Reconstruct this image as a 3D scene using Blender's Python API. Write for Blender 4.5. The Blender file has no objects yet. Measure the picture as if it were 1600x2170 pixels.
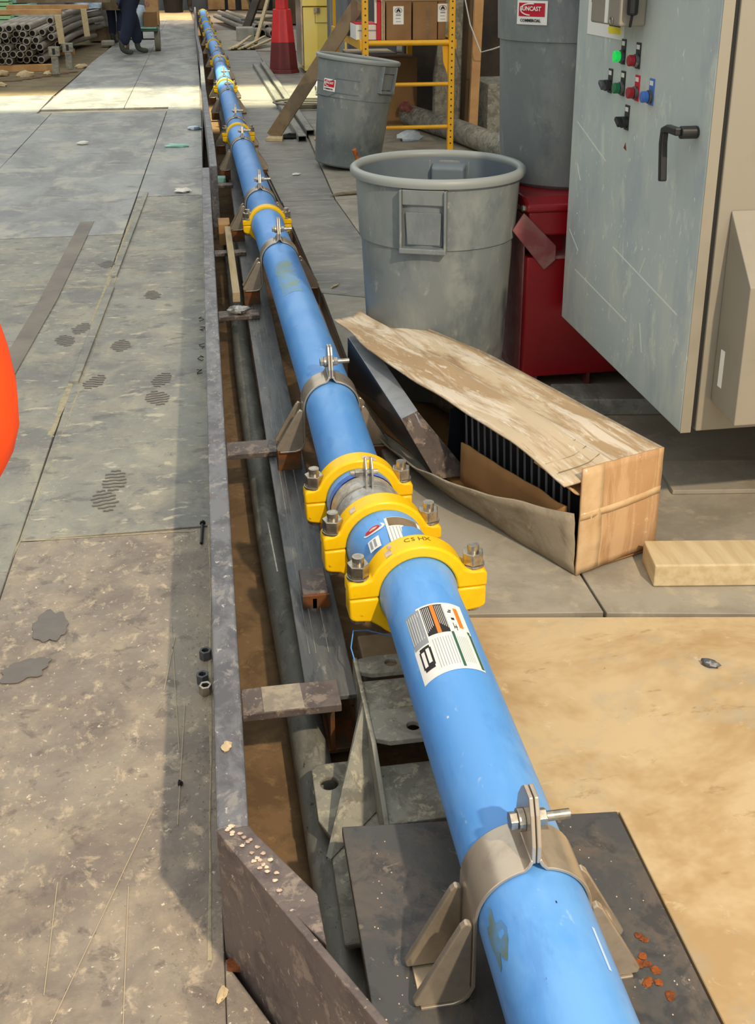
import bpy, bmesh, math, random
from mathutils import Vector, Matrix, noise

random.seed(7)
C = bpy.context.scene.collection
SC = bpy.context.scene

# ------------------------------------------------------------------ camera
PITCH, YAW, CAMZ = 20.872, 9.728, 1.48
cam_d = bpy.data.cameras.new('camera')
cam = bpy.data.objects.new('camera', cam_d); C.objects.link(cam)
cam.location = (0, 0, CAMZ)
cam.rotation_euler = (math.radians(90 - PITCH), 0, math.radians(-YAW))
cam_d.sensor_fit = 'HORIZONTAL'; cam_d.sensor_width = 36
cam_d.lens = 2300 * 36 / 1600
cam_d.shift_x = -39 / 1600; cam_d.shift_y = -298 / 1600
cam_d.clip_start = .05; cam_d.clip_end = 200
SC.camera = cam

# ------------------------------------------------------------------ light
SC.view_settings.view_transform = 'Standard'
SC.view_settings.look = 'None'
SC.view_settings.exposure = 0.12
SC.view_settings.gamma = 1
SC.view_settings.use_curve_mapping = False
w = bpy.data.worlds.new('hall_daylight'); SC.world = w; w.use_nodes = True
bg = w.node_tree.nodes['Background']
bg.inputs['Color'].default_value = (.96, .985, .95, 1); bg.inputs['Strength'].default_value = 1.0
def lamp(name, kind, loc, direction, energy, color, **kw):
    d = bpy.data.lights.new(name, kind); d.energy = energy; d.color = color
    for k, v in kw.items(): setattr(d, k, v)
    o = bpy.data.objects.new(name, d); C.objects.link(o); o.location = loc
    o.rotation_euler = Vector(direction).to_track_quat('-Z', 'Y').to_euler()
    return o
lamp('work_lamp', 'POINT', (1.75, -1.6, 4.2), (0, 0, -1), 1000, (1.0, .81, .58), shadow_soft_size=.07)
# low daylight falling through an opening across the hall, and the warm lamp at its far end
lamp('side_opening', 'AREA', (-1.0, 12.6, 5.0), (0, .06, -1), 125, (1.0, .92, .58), shape='RECTANGLE', size=6.5, size_y=1.9, spread=math.radians(8))
lamp('far_lamp', 'AREA', (0.3, 30.5, 4.5), (-.1, 0, -1), 170, (1.0, .76, .52), shape='RECTANGLE', size=5, size_y=5, spread=math.radians(60))

# ------------------------------------------------------------------ materials
_M = {}
def srgb(r, g, b):
    f = lambda c: (c / 255 / 12.92) if c / 255 <= .04045 else ((c / 255 + .055) / 1.055) ** 2.4
    return (f(r), f(g), f(b), 1)
def mat(name, col, rough=.6, metal=0., col2=None, scale=12, amount=.5, fine=0, col3=None, bump=.0, bscale=None,
        stretch=(1, 1, 1), world=False, emit=None, thr=(.4, .62), thr3=(.60, .68), scale3=None, spec=.5, layers=(), rotz=0):
    """procedural: base colour, broad second colour (col2) and sharp flecks (col3)"""
    if name in _M: return _M[name]
    m = bpy.data.materials.new(name); m.use_nodes = True; nt = m.node_tree; N = nt.nodes; L = nt.links
    b = N['Principled BSDF']
    b.inputs['Base Color'].default_value = srgb(*col); b.inputs['Roughness'].default_value = rough
    b.inputs['Metallic'].default_value = metal; b.inputs['Specular IOR Level'].default_value = spec
    if emit:
        b.inputs['Emission Color'].default_value = srgb(*emit[:3]); b.inputs['Emission Strength'].default_value = emit[3]
    if col2 or col3 or bump or layers:
        if world:
            g = N.new('ShaderNodeNewGeometry'); src = g.outputs['Position']
        else:
            g = N.new('ShaderNodeTexCoord'); src = g.outputs['Object']
        mp = N.new('ShaderNodeMapping'); mp.inputs['Scale'].default_value = stretch; L.new(src, mp.inputs['Vector'])
        def nz(s, det=6, r=.6):
            t = N.new('ShaderNodeTexNoise'); t.inputs['Scale'].default_value = s; t.inputs['Detail'].default_value = det
            t.inputs['Roughness'].default_value = r; L.new(mp.outputs[0], t.inputs['Vector']); return t.outputs['Fac']
        def rng(o, a, z, hi=1.0):
            t = N.new('ShaderNodeMapRange'); t.inputs['From Min'].default_value = a; t.inputs['From Max'].default_value = z
            t.inputs['To Max'].default_value = hi; L.new(o, t.inputs['Value']); return t.outputs[0]
        cur = None
        if col2:
            mx = N.new('ShaderNodeMixRGB'); mx.inputs[1].default_value = srgb(*col); mx.inputs[2].default_value = srgb(*col2)
            L.new(rng(nz(scale), thr[0], thr[1], amount), mx.inputs[0]); cur = mx.outputs[0]
        if col3:
            mx = N.new('ShaderNodeMixRGB')
            if cur: L.new(cur, mx.inputs[1])
            else: mx.inputs[1].default_value = srgb(*col)
            mx.inputs[2].default_value = srgb(*col3)
            L.new(rng(nz(scale3 or scale * 5, 4, .7), thr3[0], thr3[1], .8), mx.inputs[0]); cur = mx.outputs[0]
        for lc, ls, lo, hi, la, ld, lst in layers:
            mp2 = N.new('ShaderNodeMapping'); mp2.vector_type = 'TEXTURE'; mp2.inputs['Rotation'].default_value = (0, 0, math.radians(rotz)); mp2.inputs['Scale'].default_value = [1/q_ for q_ in lst]; L.new(src, mp2.inputs['Vector'])
            t = N.new('ShaderNodeTexNoise'); t.inputs['Scale'].default_value = ls; t.inputs['Detail'].default_value = 5
            t.inputs['Roughness'].default_value = .70; t.inputs['Distortion'].default_value = min(ld, .6)*.6; L.new(mp2.outputs[0], t.inputs['Vector'])
            mx = N.new('ShaderNodeMixRGB')
            if cur: L.new(cur, mx.inputs[1])
            else: mx.inputs[1].default_value = srgb(*col)
            mx.inputs[2].default_value = srgb(*lc); L.new(rng(t.outputs['Fac'], lo, hi, la), mx.inputs[0]); cur = mx.outputs[0]
        if cur: L.new(cur, b.inputs['Base Color'])
        if bump:
            bp = N.new('ShaderNodeBump'); bp.inputs['Strength'].default_value = bump; bp.inputs['Distance'].default_value = .004
            L.new(nz(bscale or scale * 4, 5), bp.inputs['Height']); L.new(bp.outputs[0], b.inputs['Normal'])
    _M[name] = m
    return m

M = dict(
 deck=mat('deck_rubber', (150, 141, 128), .60, bump=.45, bscale=60, world=True, layers=[((118, 107, 98), 2.6, .40, .62, .8, .5, (1, 1, 1)), ((180, 165, 142), 7, .46, .70, .7, 1.2, (1, 1, 1)), ((98, 90, 84), 15, .56, .64, .6, .6, (1, 1, 1)), ((208, 190, 162), 24, .56, .68, .7, 2.2, (1, .8, 1)), ((228, 216, 192), 70, .62, .68, .85, 1, (1, 1, 1)), ((76, 72, 68), 100, .64, .70, .8, 0, (1, 1, 1))]),  # taupe includes the warm light that falls on the near deck
 deck2=mat('deck_rubber_cool', (148, 148, 138), .56, bump=.4, bscale=50, world=True, layers=[((116, 115, 112), 2.4, .40, .60, .8, .5, (1, 1, 1)), ((174, 167, 146), 6, .46, .66, .65, 1.4, (1, .7, 1)), ((96, 96, 94), 12, .56, .64, .6, .6, (.7, 1.2, 1)), ((200, 192, 166), 17, .58, .66, .75, 2, (.6, 1.3, 1)), ((92, 90, 86), 60, .64, .70, .7, .5, (1, 1, 1)), ((222, 216, 200), 80, .66, .71, .7, .5, (1, 1, 1))]),  # cooler copy for deck outside the warm light, falloff put into colour
 deckfar=mat('deck_far', (158, 160, 158), .40, bump=.3, bscale=30, world=True, layers=[((120, 120, 121), 1.3, .40, .60, .85, .8, (1.8, .7, 1)), ((188, 184, 168), 3, .50, .62, .7, 1, (1, .7, 1)), ((92, 90, 92), 7, .58, .66, .6, 1, (.5, 1.3, 1)), ((206, 200, 184), 16, .62, .68, .6, 1, (.6, 1.4, 1))]),
 deckbrown=mat('deck_brown', (112, 104, 98), .55, col2=(140, 132, 118), scale=2.6, amount=.8, bump=.2, world=True),
 dust=mat('saw_dust', (176, 166, 138), .95, bump=.5, world=True, layers=[((150, 142, 122), 40, .46, .6, .9, .5, (1, 1, 1))]),
 ply=mat('plywood_floor', (198, 174, 134), .7, bump=.2, bscale=30, world=True, layers=[((172, 142, 98), 2.0, .46, .60, .85, .5, (1, 1.4, 1)), ((166, 158, 140), 2.6, .54, .64, .6, .4, (1, 1, 1)), ((150, 118, 76), 12, .60, .68, .6, 1, (.6, 1.5, 1)), ((112, 84, 54), 34, .68, .73, .8, .5, (.6, 1.2, 1)), ((222, 204, 170), 20, .62, .72, .5, 1, (1, 1, 1))]),  # tan sheet tone with the warm light on the near floor mixed in
 ply2=mat('plywood_grey', (158, 151, 137), .65, bump=.2, world=True, layers=[((134, 126, 112), 3, .46, .60, .7, .5, (1, 1, 1)), ((184, 172, 148), 9, .54, .66, .6, 1.2, (1, 1, 1)), ((112, 100, 84), 36, .66, .72, .6, .6, (.7, 1.3, 1))]),  # dusty sheet tone, greyed further by shade put into the colour
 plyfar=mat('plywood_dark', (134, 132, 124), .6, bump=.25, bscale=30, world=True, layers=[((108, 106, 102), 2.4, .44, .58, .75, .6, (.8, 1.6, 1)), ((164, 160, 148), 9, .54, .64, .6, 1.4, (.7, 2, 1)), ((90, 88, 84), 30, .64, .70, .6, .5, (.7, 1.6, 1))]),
 ground=mat('dirt', (112, 98, 74), .95, col2=(136, 120, 88), scale=3, amount=.8, col3=(74, 64, 48), scale3=12, bump=.8, bscale=20, world=True),
 pit=mat('pit_board', (124, 98, 66), .85, bump=.4, world=True, layers=[((96, 74, 48), 7, .46, .60, .8, .6, (1, 1, 1)), ((156, 126, 86), 16, .56, .66, .5, 1, (1, 1, 1)), ((210, 180, 130), 60, .69, .73, .8, 0, (1, 1, 1)), ((60, 44, 30), 36, .66, .70, .8, 0, (1, 1, 1))]),
 blue=mat('blue_paint', (92, 158, 230), .38, bump=.08, bscale=40, layers=[((112, 172, 236), 5, .46, .60, .8, .5, (1, .5, 1)), ((84, 144, 216), 9, .56, .66, .6, .8, (1, .5, 1)), ((156, 194, 232), 26, .64, .70, .6, 1.6, (1, .6, 1)), ((60, 100, 150), 60, .70, .74, .7, .6, (1, .5, 1))]),
 bluedeep=mat('blue_gasket', (48, 112, 205), .4),
 grime=mat('pipe_grime', (108, 128, 100), .6, col2=(92, 150, 210), scale=16, amount=.85),
 yellow=mat('yellow_enamel', (255, 204, 6), .30, bump=.1, bscale=60, layers=[((250, 188, 2), 9, .48, .62, .7, .3, (1, 1, 1)), ((150, 118, 20), 60, .68, .72, .7, 1.2, (1, 1, 1))]),
 yellow_t=mat('yellow_embossed', (120, 96, 20), .5),
 chip=mat('bare_chip', (222, 200, 176), .6, col2=(150, 130, 120), scale=60, amount=.8),
 zinc=mat('zinc_bolt', (190, 182, 168), .28, metal=.9, col2=(130, 122, 108), scale=60, amount=.6),
 steel=mat('dark_steel', (88, 92, 96), .42, metal=.3, bump=.15, bscale=60, layers=[((116, 118, 118), 8, .46, .60, .8, .6, (2, .3, 1)), ((60, 62, 66), 14, .54, .62, .7, 1, (2, .3, 1)), ((160, 156, 146), 26, .62, .68, .6, 1, (1, .4, 1)), ((190, 186, 176), 120, .70, .73, .8, 0, (1, 1, 1))]),
 steelbr=mat('brown_steel', (110, 100, 96), .5, metal=.15, bump=.2, bscale=70, layers=[((82, 74, 74), 10, .48, .60, .75, .8, (1, 1, 1)), ((156, 142, 128), 20, .54, .62, .75, 1.6, (1, 1, 1)), ((208, 194, 176), 60, .63, .68, .8, 1, (1, 1, 1))]),
 steelcurb=mat('curb_steel', (116, 117, 122), .45, metal=.15, bump=.2, bscale=80, world=True, layers=[((84, 84, 90), 14, .46, .58, .8, .8, (1, .6, 1)), ((150, 146, 142), 26, .54, .62, .75, 1, (1, .6, 1)), ((206, 200, 192), 70, .62, .68, .75, 1, (1, .7, 1)), ((112, 88, 78), 9, .62, .70, .6, .5, (1, 1, 1))]),
 plate=mat('base_plate_steel', (80, 80, 80), .48, metal=.15, bump=.2, bscale=60, layers=[((108, 96, 86), 6, .46, .60, .8, .8, (1, 1, 1)), ((56, 58, 62), 12, .52, .62, .7, 1, (1, 1, 1)), ((150, 138, 122), 24, .62, .68, .6, 1.6, (1, 1, 1)), ((190, 176, 156), 90, .68, .72, .7, 0, (1, 1, 1))]),
 rust=mat('rust', (150, 80, 30), .9, col2=(90, 50, 25), scale=50, amount=.9, bump=.5),
 rustbox=mat('rusty_steel', (96, 78, 62), .6, metal=.3, col2=(150, 88, 36), scale=22, amount=.8, bump=.2),
 clampgrey=mat('clamp_paint', (196, 184, 166), .26, metal=.6, layers=[((166, 154, 138), 9, .46, .62, .7, .5, (1, 1, 1)), ((120, 110, 98), 60, .68, .73, .6, 0, (1, 1, 1))]),
 clampdark=mat('clamp_side', (112, 112, 108), .5, metal=.3, col2=(140, 136, 126), scale=12, amount=.6),
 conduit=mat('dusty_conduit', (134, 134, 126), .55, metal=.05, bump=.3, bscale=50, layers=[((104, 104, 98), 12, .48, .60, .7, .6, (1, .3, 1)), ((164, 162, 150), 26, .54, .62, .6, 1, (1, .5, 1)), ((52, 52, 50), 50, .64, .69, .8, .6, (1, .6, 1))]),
 olddust=mat('dusty_bracket', (148, 146, 134), .8, bump=.5, bscale=60, layers=[((108, 106, 96), 12, .46, .58, .8, .8, (1, 1, 1)), ((184, 178, 156), 30, .55, .63, .7, 1.2, (1, 1, 1)), ((64, 62, 58), 60, .64, .70, .7, .6, (1, 1, 1))]),
 can=mat('grey_plastic', (120, 127, 128), .40, bump=.05, layers=[((142, 148, 144), 3.2, .46, .60, .8, .5, (1, 1, .5)), ((98, 106, 112), 5, .52, .64, .7, .5, (1, 1, .6)), ((166, 168, 160), 22, .60, .68, .6, 1.4, (1, 1, .5)), ((184, 186, 180), 80, .68, .73, .6, 0, (1, 1, 1))]),
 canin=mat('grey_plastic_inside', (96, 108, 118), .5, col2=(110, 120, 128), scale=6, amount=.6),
 canrim=mat('grey_rim', (146, 152, 150), .45),
 red=mat('red_enamel', (150, 12, 26), .35, col2=(126, 14, 26), scale=6, amount=.7, col3=(190, 90, 90), scale3=36, thr3=(.72, .78)),
 reddust=mat('red_dusty', (128, 62, 64), .7, col2=(150, 110, 104), scale=8, amount=.8, bump=.1),
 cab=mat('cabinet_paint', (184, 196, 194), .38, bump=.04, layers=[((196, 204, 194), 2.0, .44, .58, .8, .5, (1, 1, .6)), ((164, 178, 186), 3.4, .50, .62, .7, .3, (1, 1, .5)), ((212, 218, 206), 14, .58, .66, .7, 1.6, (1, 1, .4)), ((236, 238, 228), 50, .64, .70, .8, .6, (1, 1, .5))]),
 cabside=mat('cabinet_side_lit_tan', (146, 140, 126), .45, layers=[((136, 130, 116), 3, .46, .6, .6, 0, (1, 1, 1))]),  # warm lamplight on the camera-facing side is put into this tan
 cabscr=mat('paint_scratch', (216, 218, 206), .6),
 black=mat('black_plastic', (30, 30, 32), .4),
 blackm=mat('black_metal', (38, 42, 50), .28, metal=.5),
 rubber=mat('black_rubber', (34, 33, 32), .85),
 green=mat('green_lamp', (20, 215, 90), .3, emit=(20, 225, 90, .35)),
 greend=mat('green_button', (30, 110, 70), .35),
 redb=mat('red_button', (150, 22, 36), .35),
 blueb=mat('blue_button', (60, 110, 190), .35),
 white=mat('white_print', (238, 238, 232), .6, spec=.2),
 whitep=mat('white_paper', (226, 226, 218), .8),
 greyprint=mat('grey_print', (150, 156, 162), .7),
 ink=mat('ink', (36, 34, 36), .7),
 orangep=mat('orange_print', (240, 130, 40), .6),
 greenp=mat('green_print', (52, 100, 78), .6),
 redp=mat('red_print', (196, 20, 44), .5),
 yellowp=mat('yellow_print', (246, 232, 40), .5),
 card=mat('cardboard', (188, 148, 106), .85, rotz=19.4, bump=.15, bscale=60, layers=[((208, 172, 130), 5, .46, .58, .8, .4, (5, 5, .5)), ((160, 120, 80), 7, .56, .66, .6, .4, (5, 5, .4)), ((226, 200, 164), 26, .62, .70, .5, 1.5, (1, 1, 2))]),
 cardtop=mat('cardboard_weathered', (198, 180, 152), .85, rotz=19.4, bump=.4, bscale=26, layers=[((166, 138, 102), 1.6, .46, .56, .85, .4, (5, .8, 1)), ((222, 210, 192), 3, .50, .60, .8, .8, (6, 1, 1)), ((140, 114, 84), 6, .58, .66, .7, 1, (9, .7, 1)), ((234, 226, 212), 14, .60, .68, .6, 1.6, (4, 1, 1))]),
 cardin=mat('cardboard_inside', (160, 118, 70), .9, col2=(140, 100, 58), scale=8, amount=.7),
 cardside=mat('cardboard_grey', (160, 148, 128), .85, bump=.25, layers=[((128, 112, 90), 5, .46, .60, .8, .6, (1, 1, 1)), ((190, 176, 150), 12, .56, .64, .6, 1.6, (1, 1, 1))]),
 tape=mat('clear_tape', (216, 186, 146), .25, col2=(200, 164, 120), scale=18, amount=.8, bump=.2, bscale=30),
 foil=mat('silver_tape', (190, 190, 188), .3, metal=.4, col2=(140, 142, 142), scale=30, amount=.8, bump=.8, bscale=40),
 galv=mat('galvanised', (190, 196, 204), .30, metal=.45, col2=(150, 158, 168), scale=10, amount=.6),
 wood=mat('pale_wood', (206, 188, 150), .75, col2=(184, 160, 118), scale=6, amount=.7, bump=.15, stretch=(6, .6, 6)),
 woodg=mat('weathered_wood', (140, 122, 96), .8, col2=(112, 94, 70), scale=8, amount=.8, bump=.2),
 woodo=mat('orange_wood', (206, 162, 108), .7, col2=(180, 132, 82), scale=5, amount=.8, bump=.1),
 osb=mat('chipboard', (200, 160, 106), .85, col2=(150, 108, 62), scale=26, amount=.8, bump=.3),
 concrete=mat('concrete', (172, 170, 158), .9, col2=(150, 146, 132), scale=8, amount=.7, bump=.3),
 pipeg=mat('bare_steel_pipe', (170, 164, 152), .38, metal=.25, col2=(132, 124, 112), scale=6, amount=.7),
 bore=mat('pipe_bore', (26, 22, 20), .9),
 barrier=mat('red_barrier', (222, 60, 64), .45, col2=(206, 48, 54), scale=5, amount=.6),
 barrierd=mat('maroon_rubber', (122, 46, 46), .6, col2=(104, 48, 46), scale=6, amount=.7),
 crate=mat('yellow_crate', (252, 222, 104), .45, col2=(250, 232, 150), scale=3, amount=.6),
 rack=mat('rack_yellow', (236, 178, 30), .4, col2=(224, 164, 24), scale=12, amount=.6),
 orange=mat('hivis_orange', (255, 84, 10), .8, col2=(250, 70, 6), scale=6, amount=.7, bump=.5, bscale=12),
 navy=mat('navy_cloth', (34, 42, 66), .9, col2=(28, 34, 52), scale=8, amount=.7, bump=.3),
 brownc=mat('brown_cloth', (110, 92, 66), .9, col2=(92, 78, 56), scale=10, amount=.7, bump=.3),
 boot=mat('boot_leather', (62, 66, 62), .6, col2=(82, 84, 76), scale=12, amount=.6),
 skin=mat('skin', (196, 146, 116), .6),
 hair=mat('hair_dark', (44, 32, 26), .8),
 shirt=mat('teal_shirt', (60, 84, 100), .9),
 sheetg=mat('pale_green_sheet', (176, 226, 168), .6),
 sheett=mat('teal_sheet', (176, 224, 214), .6, col2=(130, 200, 190), scale=6, amount=.7),
 wallg=mat('grey_wall', (96, 100, 104), .7, col2=(120, 122, 122), scale=2, amount=.8, stretch=(3, 1, .4)),
 walld=mat('dark_wall', (52, 46, 42), .85, col2=(84, 72, 60), scale=2, amount=.8),
 wallb=mat('brown_wall', (112, 92, 66), .85, col2=(88, 70, 48), scale=3, amount=.8, stretch=(3, 3, .5)),
 bag=mat('pale_bag', (206, 224, 234), .6, col2=(170, 190, 214), scale=8, amount=.8, bump=.6),
 sack=mat('grey_sack', (196, 190, 186), .8, col2=(150, 144, 144), scale=7, amount=.8, bump=.6),
 bluebag=mat('blue_box', (46, 60, 110), .6),
 hose=mat('grey_hose', (134, 128, 112), .6),
 cable=mat('white_cable', (196, 196, 190), .6),
 oil=mat('oil_print', (104, 98, 92), .35, col2=(112, 106, 98), scale=30, amount=.8, world=True),
 scuff=mat('pale_scuff', (190, 176, 150), .9),
)

# ------------------------------------------------------------------ mesh builder
class B:
    def __init__(s): s.v = []; s.f = []; s.mi = []; s.m = 0
    def add(s, vs, fs):
        o = len(s.v); s.v += [tuple(v) for v in vs]
        for f in fs: s.f.append([i + o for i in f]); s.mi.append(s.m)
        return s
    def box(s, x0, x1, y0, y1, z0, z1):
        return s.add([(x0,y0,z0),(x1,y0,z0),(x1,y1,z0),(x0,y1,z0),(x0,y0,z1),(x1,y0,z1),(x1,y1,z1),(x0,y1,z1)],
                     [(0,3,2,1),(4,5,6,7),(0,1,5,4),(1,2,6,5),(2,3,7,6),(3,0,4,7)])
    def bar(s, p0, p1, w, h, up=(0, 0, 1)):
        p0 = Vector(p0); p1 = Vector(p1); d = (p1 - p0).normalized(); u = Vector(up); u = (u - d * u.dot(d))
        if u.length < 1e-4: u = Vector((1, 0, 0)) - d * d.x
        u.normalize(); r = d.cross(u); vs = []
        for p in (p0, p1):
            for a, b in ((-1,-1),(1,-1),(1,1),(-1,1)): vs.append(p + r * a * w / 2 + u * b * h / 2)
        return s.add(vs, [(3,2,1,0),(4,5,6,7),(0,1,5,4),(1,2,6,5),(2,3,7,6),(3,0,4,7)])
    def cyl(s, p0, p1, r0, r1=None, n=16, cap=True, rot=0.):
        return s.tube([p0, p1], [r0, r0 if r1 is None else r1], n, cap, rot)
    def tube(s, pts, r, n=12, cap=True, rot=0.):
        pts = [Vector(p) for p in pts]; k = len(pts); rs = r if isinstance(r, (list, tuple)) else [r] * k
        vs = []; u = None
        for i, p in enumerate(pts):
            d = (pts[min(i + 1, k - 1)] - pts[max(i - 1, 0)]).normalized()
            if u is None: u = Vector((0, 0, 1)) if abs(d.z) < .9 else Vector((1, 0, 0))
            u = (u - d * u.dot(d)).normalized(); q = d.cross(u)
            for j in range(n):
                a = 2 * math.pi * j / n + rot; vs.append(p + (u * math.cos(a) + q * math.sin(a)) * rs[i])
        fs = []
        for i in range(k - 1):
            for j in range(n): fs.append((i*n+j, i*n+(j+1) % n, (i+1)*n+(j+1) % n, (i+1)*n+j))
        if cap: fs += [tuple(range(n))[::-1], tuple(range((k-1)*n, k*n))]
        return s.add(vs, fs)
    def ring(s, p0, p1, ro, ri, n=16):
        """open-bore tube from p0 to p1"""
        p0 = Vector(p0); p1 = Vector(p1); d = (p1 - p0).normalized(); u = Vector((0,0,1)) if abs(d.z) < .9 else Vector((1,0,0))
        u = (u - d * u.dot(d)).normalized(); q = d.cross(u); vs = []
        for p, r in ((p0, ro), (p1, ro), (p1, ri), (p0, ri)):
            for j in range(n):
                a = 2*math.pi*j/n; vs.append(p + (u*math.cos(a) + q*math.sin(a)) * r)
        fs = []
        for i in range(4):
            for j in range(n): fs.append((i*n+j, i*n+(j+1) % n, ((i+1) % 4)*n+(j+1) % n, ((i+1) % 4)*n+j))
        return s.add(vs, fs)
    def prism(s, poly, axis, a, b):
        """2-D polygon extruded along axis: x -> (y,z), y -> (x,z), z -> (x,y)"""
        k = len(poly)
        def P(u, v, t): return (t, u, v) if axis == 'x' else (u, t, v) if axis == 'y' else (u, v, t)
        vs = [P(u, v, a) for u, v in poly] + [P(u, v, b) for u, v in poly]
        return s.add(vs, [tuple(range(k))[::-1], tuple(range(k, 2*k))] + [(i, (i+1) % k, k+(i+1) % k, k+i) for i in range(k)])
    def strip(s, path, th, axis, a, b):
        """open 2-D path thickened and extruded"""
        n = len(path); L_ = []; R_ = []
        for i, p in enumerate(path):
            q0 = path[max(i-1, 0)]; q1 = path[min(i+1, n-1)]; dx, dy = q1[0]-q0[0], q1[1]-q0[1]; l = math.hypot(dx, dy) or 1
            nx, ny = -dy/l*th/2, dx/l*th/2; L_.append((p[0]+nx, p[1]+ny)); R_.append((p[0]-nx, p[1]-ny))
        def P(u, v, t): return (t, u, v) if axis == 'x' else (u, t, v) if axis == 'y' else (u, v, t)
        vs = []
        for t in (a, b): vs += [P(*q, t) for q in L_] + [P(*q, t) for q in R_]
        fs = []
        for i in range(n-1):
            fs += [(i, i+1, 2*n+i+1, 2*n+i), (n+i+1, n+i, 3*n+i, 3*n+i+1), (i+1, i, n+i, n+i+1), (2*n+i, 2*n+i+1, 3*n+i+1, 3*n+i)]
        fs += [(0, 2*n, 3*n, n), (n-1, 2*n-1, 4*n-1, 3*n-1)]
        return s.add(vs, fs)
    def lathe(s, prof, c=(0, 0, 0), n=40, close=False):
        vs = []; k = len(prof)
        for r, z in prof:
            for j in range(n):
                a = 2*math.pi*j/n; vs.append((c[0]+r*math.cos(a), c[1]+r*math.sin(a), c[2]+z))
        fs = []
        for i in range(k-1 if not close else k):
            for j in range(n): fs.append((i*n+j, i*n+(j+1) % n, ((i+1) % k)*n+(j+1) % n, ((i+1) % k)*n+j))
        if not close: fs.append(tuple(range(n))[::-1])
        return s.add(vs, fs)
    def blob(s, c, rx, ry, rz, seed=0, amp=.2, n=12, flat=True):
        vs = []; rows = n // 2
        for i in range(rows + 1):
            t = math.pi * i / rows
            for j in range(n):
                a = 2*math.pi*j/n; d = Vector((math.sin(t)*math.cos(a), math.sin(t)*math.sin(a), math.cos(t)))
                k = 1 + amp * noise.noise(d * 1.7 + Vector((seed, seed*2.3, 0)))*2
                z = d.z*rz*k
                if flat and z < -rz*.55: z = -rz*.55
                vs.append((c[0]+d.x*rx*k, c[1]+d.y*ry*k, c[2]+z))
        fs = [(i*n+j, (i+1)*n+j, (i+1)*n+(j+1) % n, i*n+(j+1) % n) for i in range(rows) for j in range(n)]
        return s.add(vs, fs)
    def patch(s, r, th0, th1, y0, y1, cx=0, cz=0, n=8, lift=0.0):
        """skin on a cylinder that runs along y; angles in degrees from the top, + to the right"""
        vs = []
        for i in range(n+1):
            a = math.radians(th0 + (th1-th0)*i/n)
            for y in (y0, y1): vs.append((cx+math.sin(a)*(r+lift), y, cz+math.cos(a)*(r+lift)))
        return s.add(vs, [(2*i, 2*i+1, 2*i+3, 2*i+2) for i in range(n)])
    def build(s, name, mats, parent=None, origin=None, bevel=0, smooth=None, seg=2):
        me = bpy.data.meshes.new(name)
        o0 = Vector(origin) if origin is not None else Vector((0, 0, 0))
        me.from_pydata([Vector(v) - o0 for v in s.v], [], s.f)
        for m in (mats if isinstance(mats, (list, tuple)) else [mats]): me.materials.append(m)
        me.polygons.foreach_set('material_index', s.mi)
        bm = bmesh.new(); bm.from_mesh(me); bmesh.ops.recalc_face_normals(bm, faces=bm.faces); bm.to_mesh(me); bm.free()
        if smooth is not None:
            me.polygons.foreach_set('use_smooth', [True] * len(me.polygons)); me.set_sharp_from_angle(angle=math.radians(smooth))
        o = bpy.data.objects.new(name, me); C.objects.link(o)
        if parent is not None: o.parent = parent
        elif origin is not None: o.location = o0
        if bevel:
            md = o.modifiers.new('bevel', 'BEVEL'); md.width = bevel; md.segments = seg; md.limit_method = 'ANGLE'; md.angle_limit = .6
            md.harden_normals = False
        return o

def tag(o, label=None, cat=None, group=None, kind=None):
    if label: o['label'] = label
    if cat: o['category'] = cat
    if group: o['group'] = group
    if kind: o['kind'] = kind
    return o
def thing(name, label, cat, loc=(0, 0, 0), rz=0, group=None):
    o = bpy.data.objects.new(name, None); C.objects.link(o); o.location = loc; o.rotation_euler = (0, 0, rz)
    o.empty_display_size = .1
    return tag(o, label, cat, group)
def copy_tree(o, parent=None):
    c = o.copy(); C.objects.link(c); c.parent = parent
    for ch in list(o.children): copy_tree(ch, c)
    return c
def text(body, size, m, name='lettering', parent=None, mtx=None, ext=.0004, bold=0.0):
    cu = bpy.data.curves.new('t', 'FONT'); cu.body = body; cu.size = size; cu.extrude = ext; cu.align_x = 'CENTER'; cu.align_y = 'CENTER'
    cu.offset = bold; cu.resolution_u = 2
    t = bpy.data.objects.new('t', cu); C.objects.link(t); bpy.context.view_layer.update()
    me = bpy.data.meshes.new_from_object(t.evaluated_get(bpy.context.evaluated_depsgraph_get()))
    bpy.data.objects.remove(t); bpy.data.curves.remove(cu)
    me.materials.clear(); me.materials.append(m); me.name = name
    if mtx is not None: me.transform(mtx)
    o = bpy.data.objects.new(name, me); C.objects.link(o)
    if parent: o.parent = parent
    return o
def frame(loc, xdir, ydir):
    """matrix that maps text x,y to the given directions"""
    x = Vector(xdir).normalized(); y = Vector(ydir); y = (y - x*y.dot(x)).normalized(); z = x.cross(y)
    m = Matrix((x, y, z)).transposed().to_4x4(); m.translation = Vector(loc); return m
ORD = ['nearest', 'second', 'third', 'fourth', 'fifth', 'sixth', 'seventh', 'eighth', 'ninth', 'tenth', 'eleventh', 'twelfth', 'thirteenth', 'fourteenth']

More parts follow.
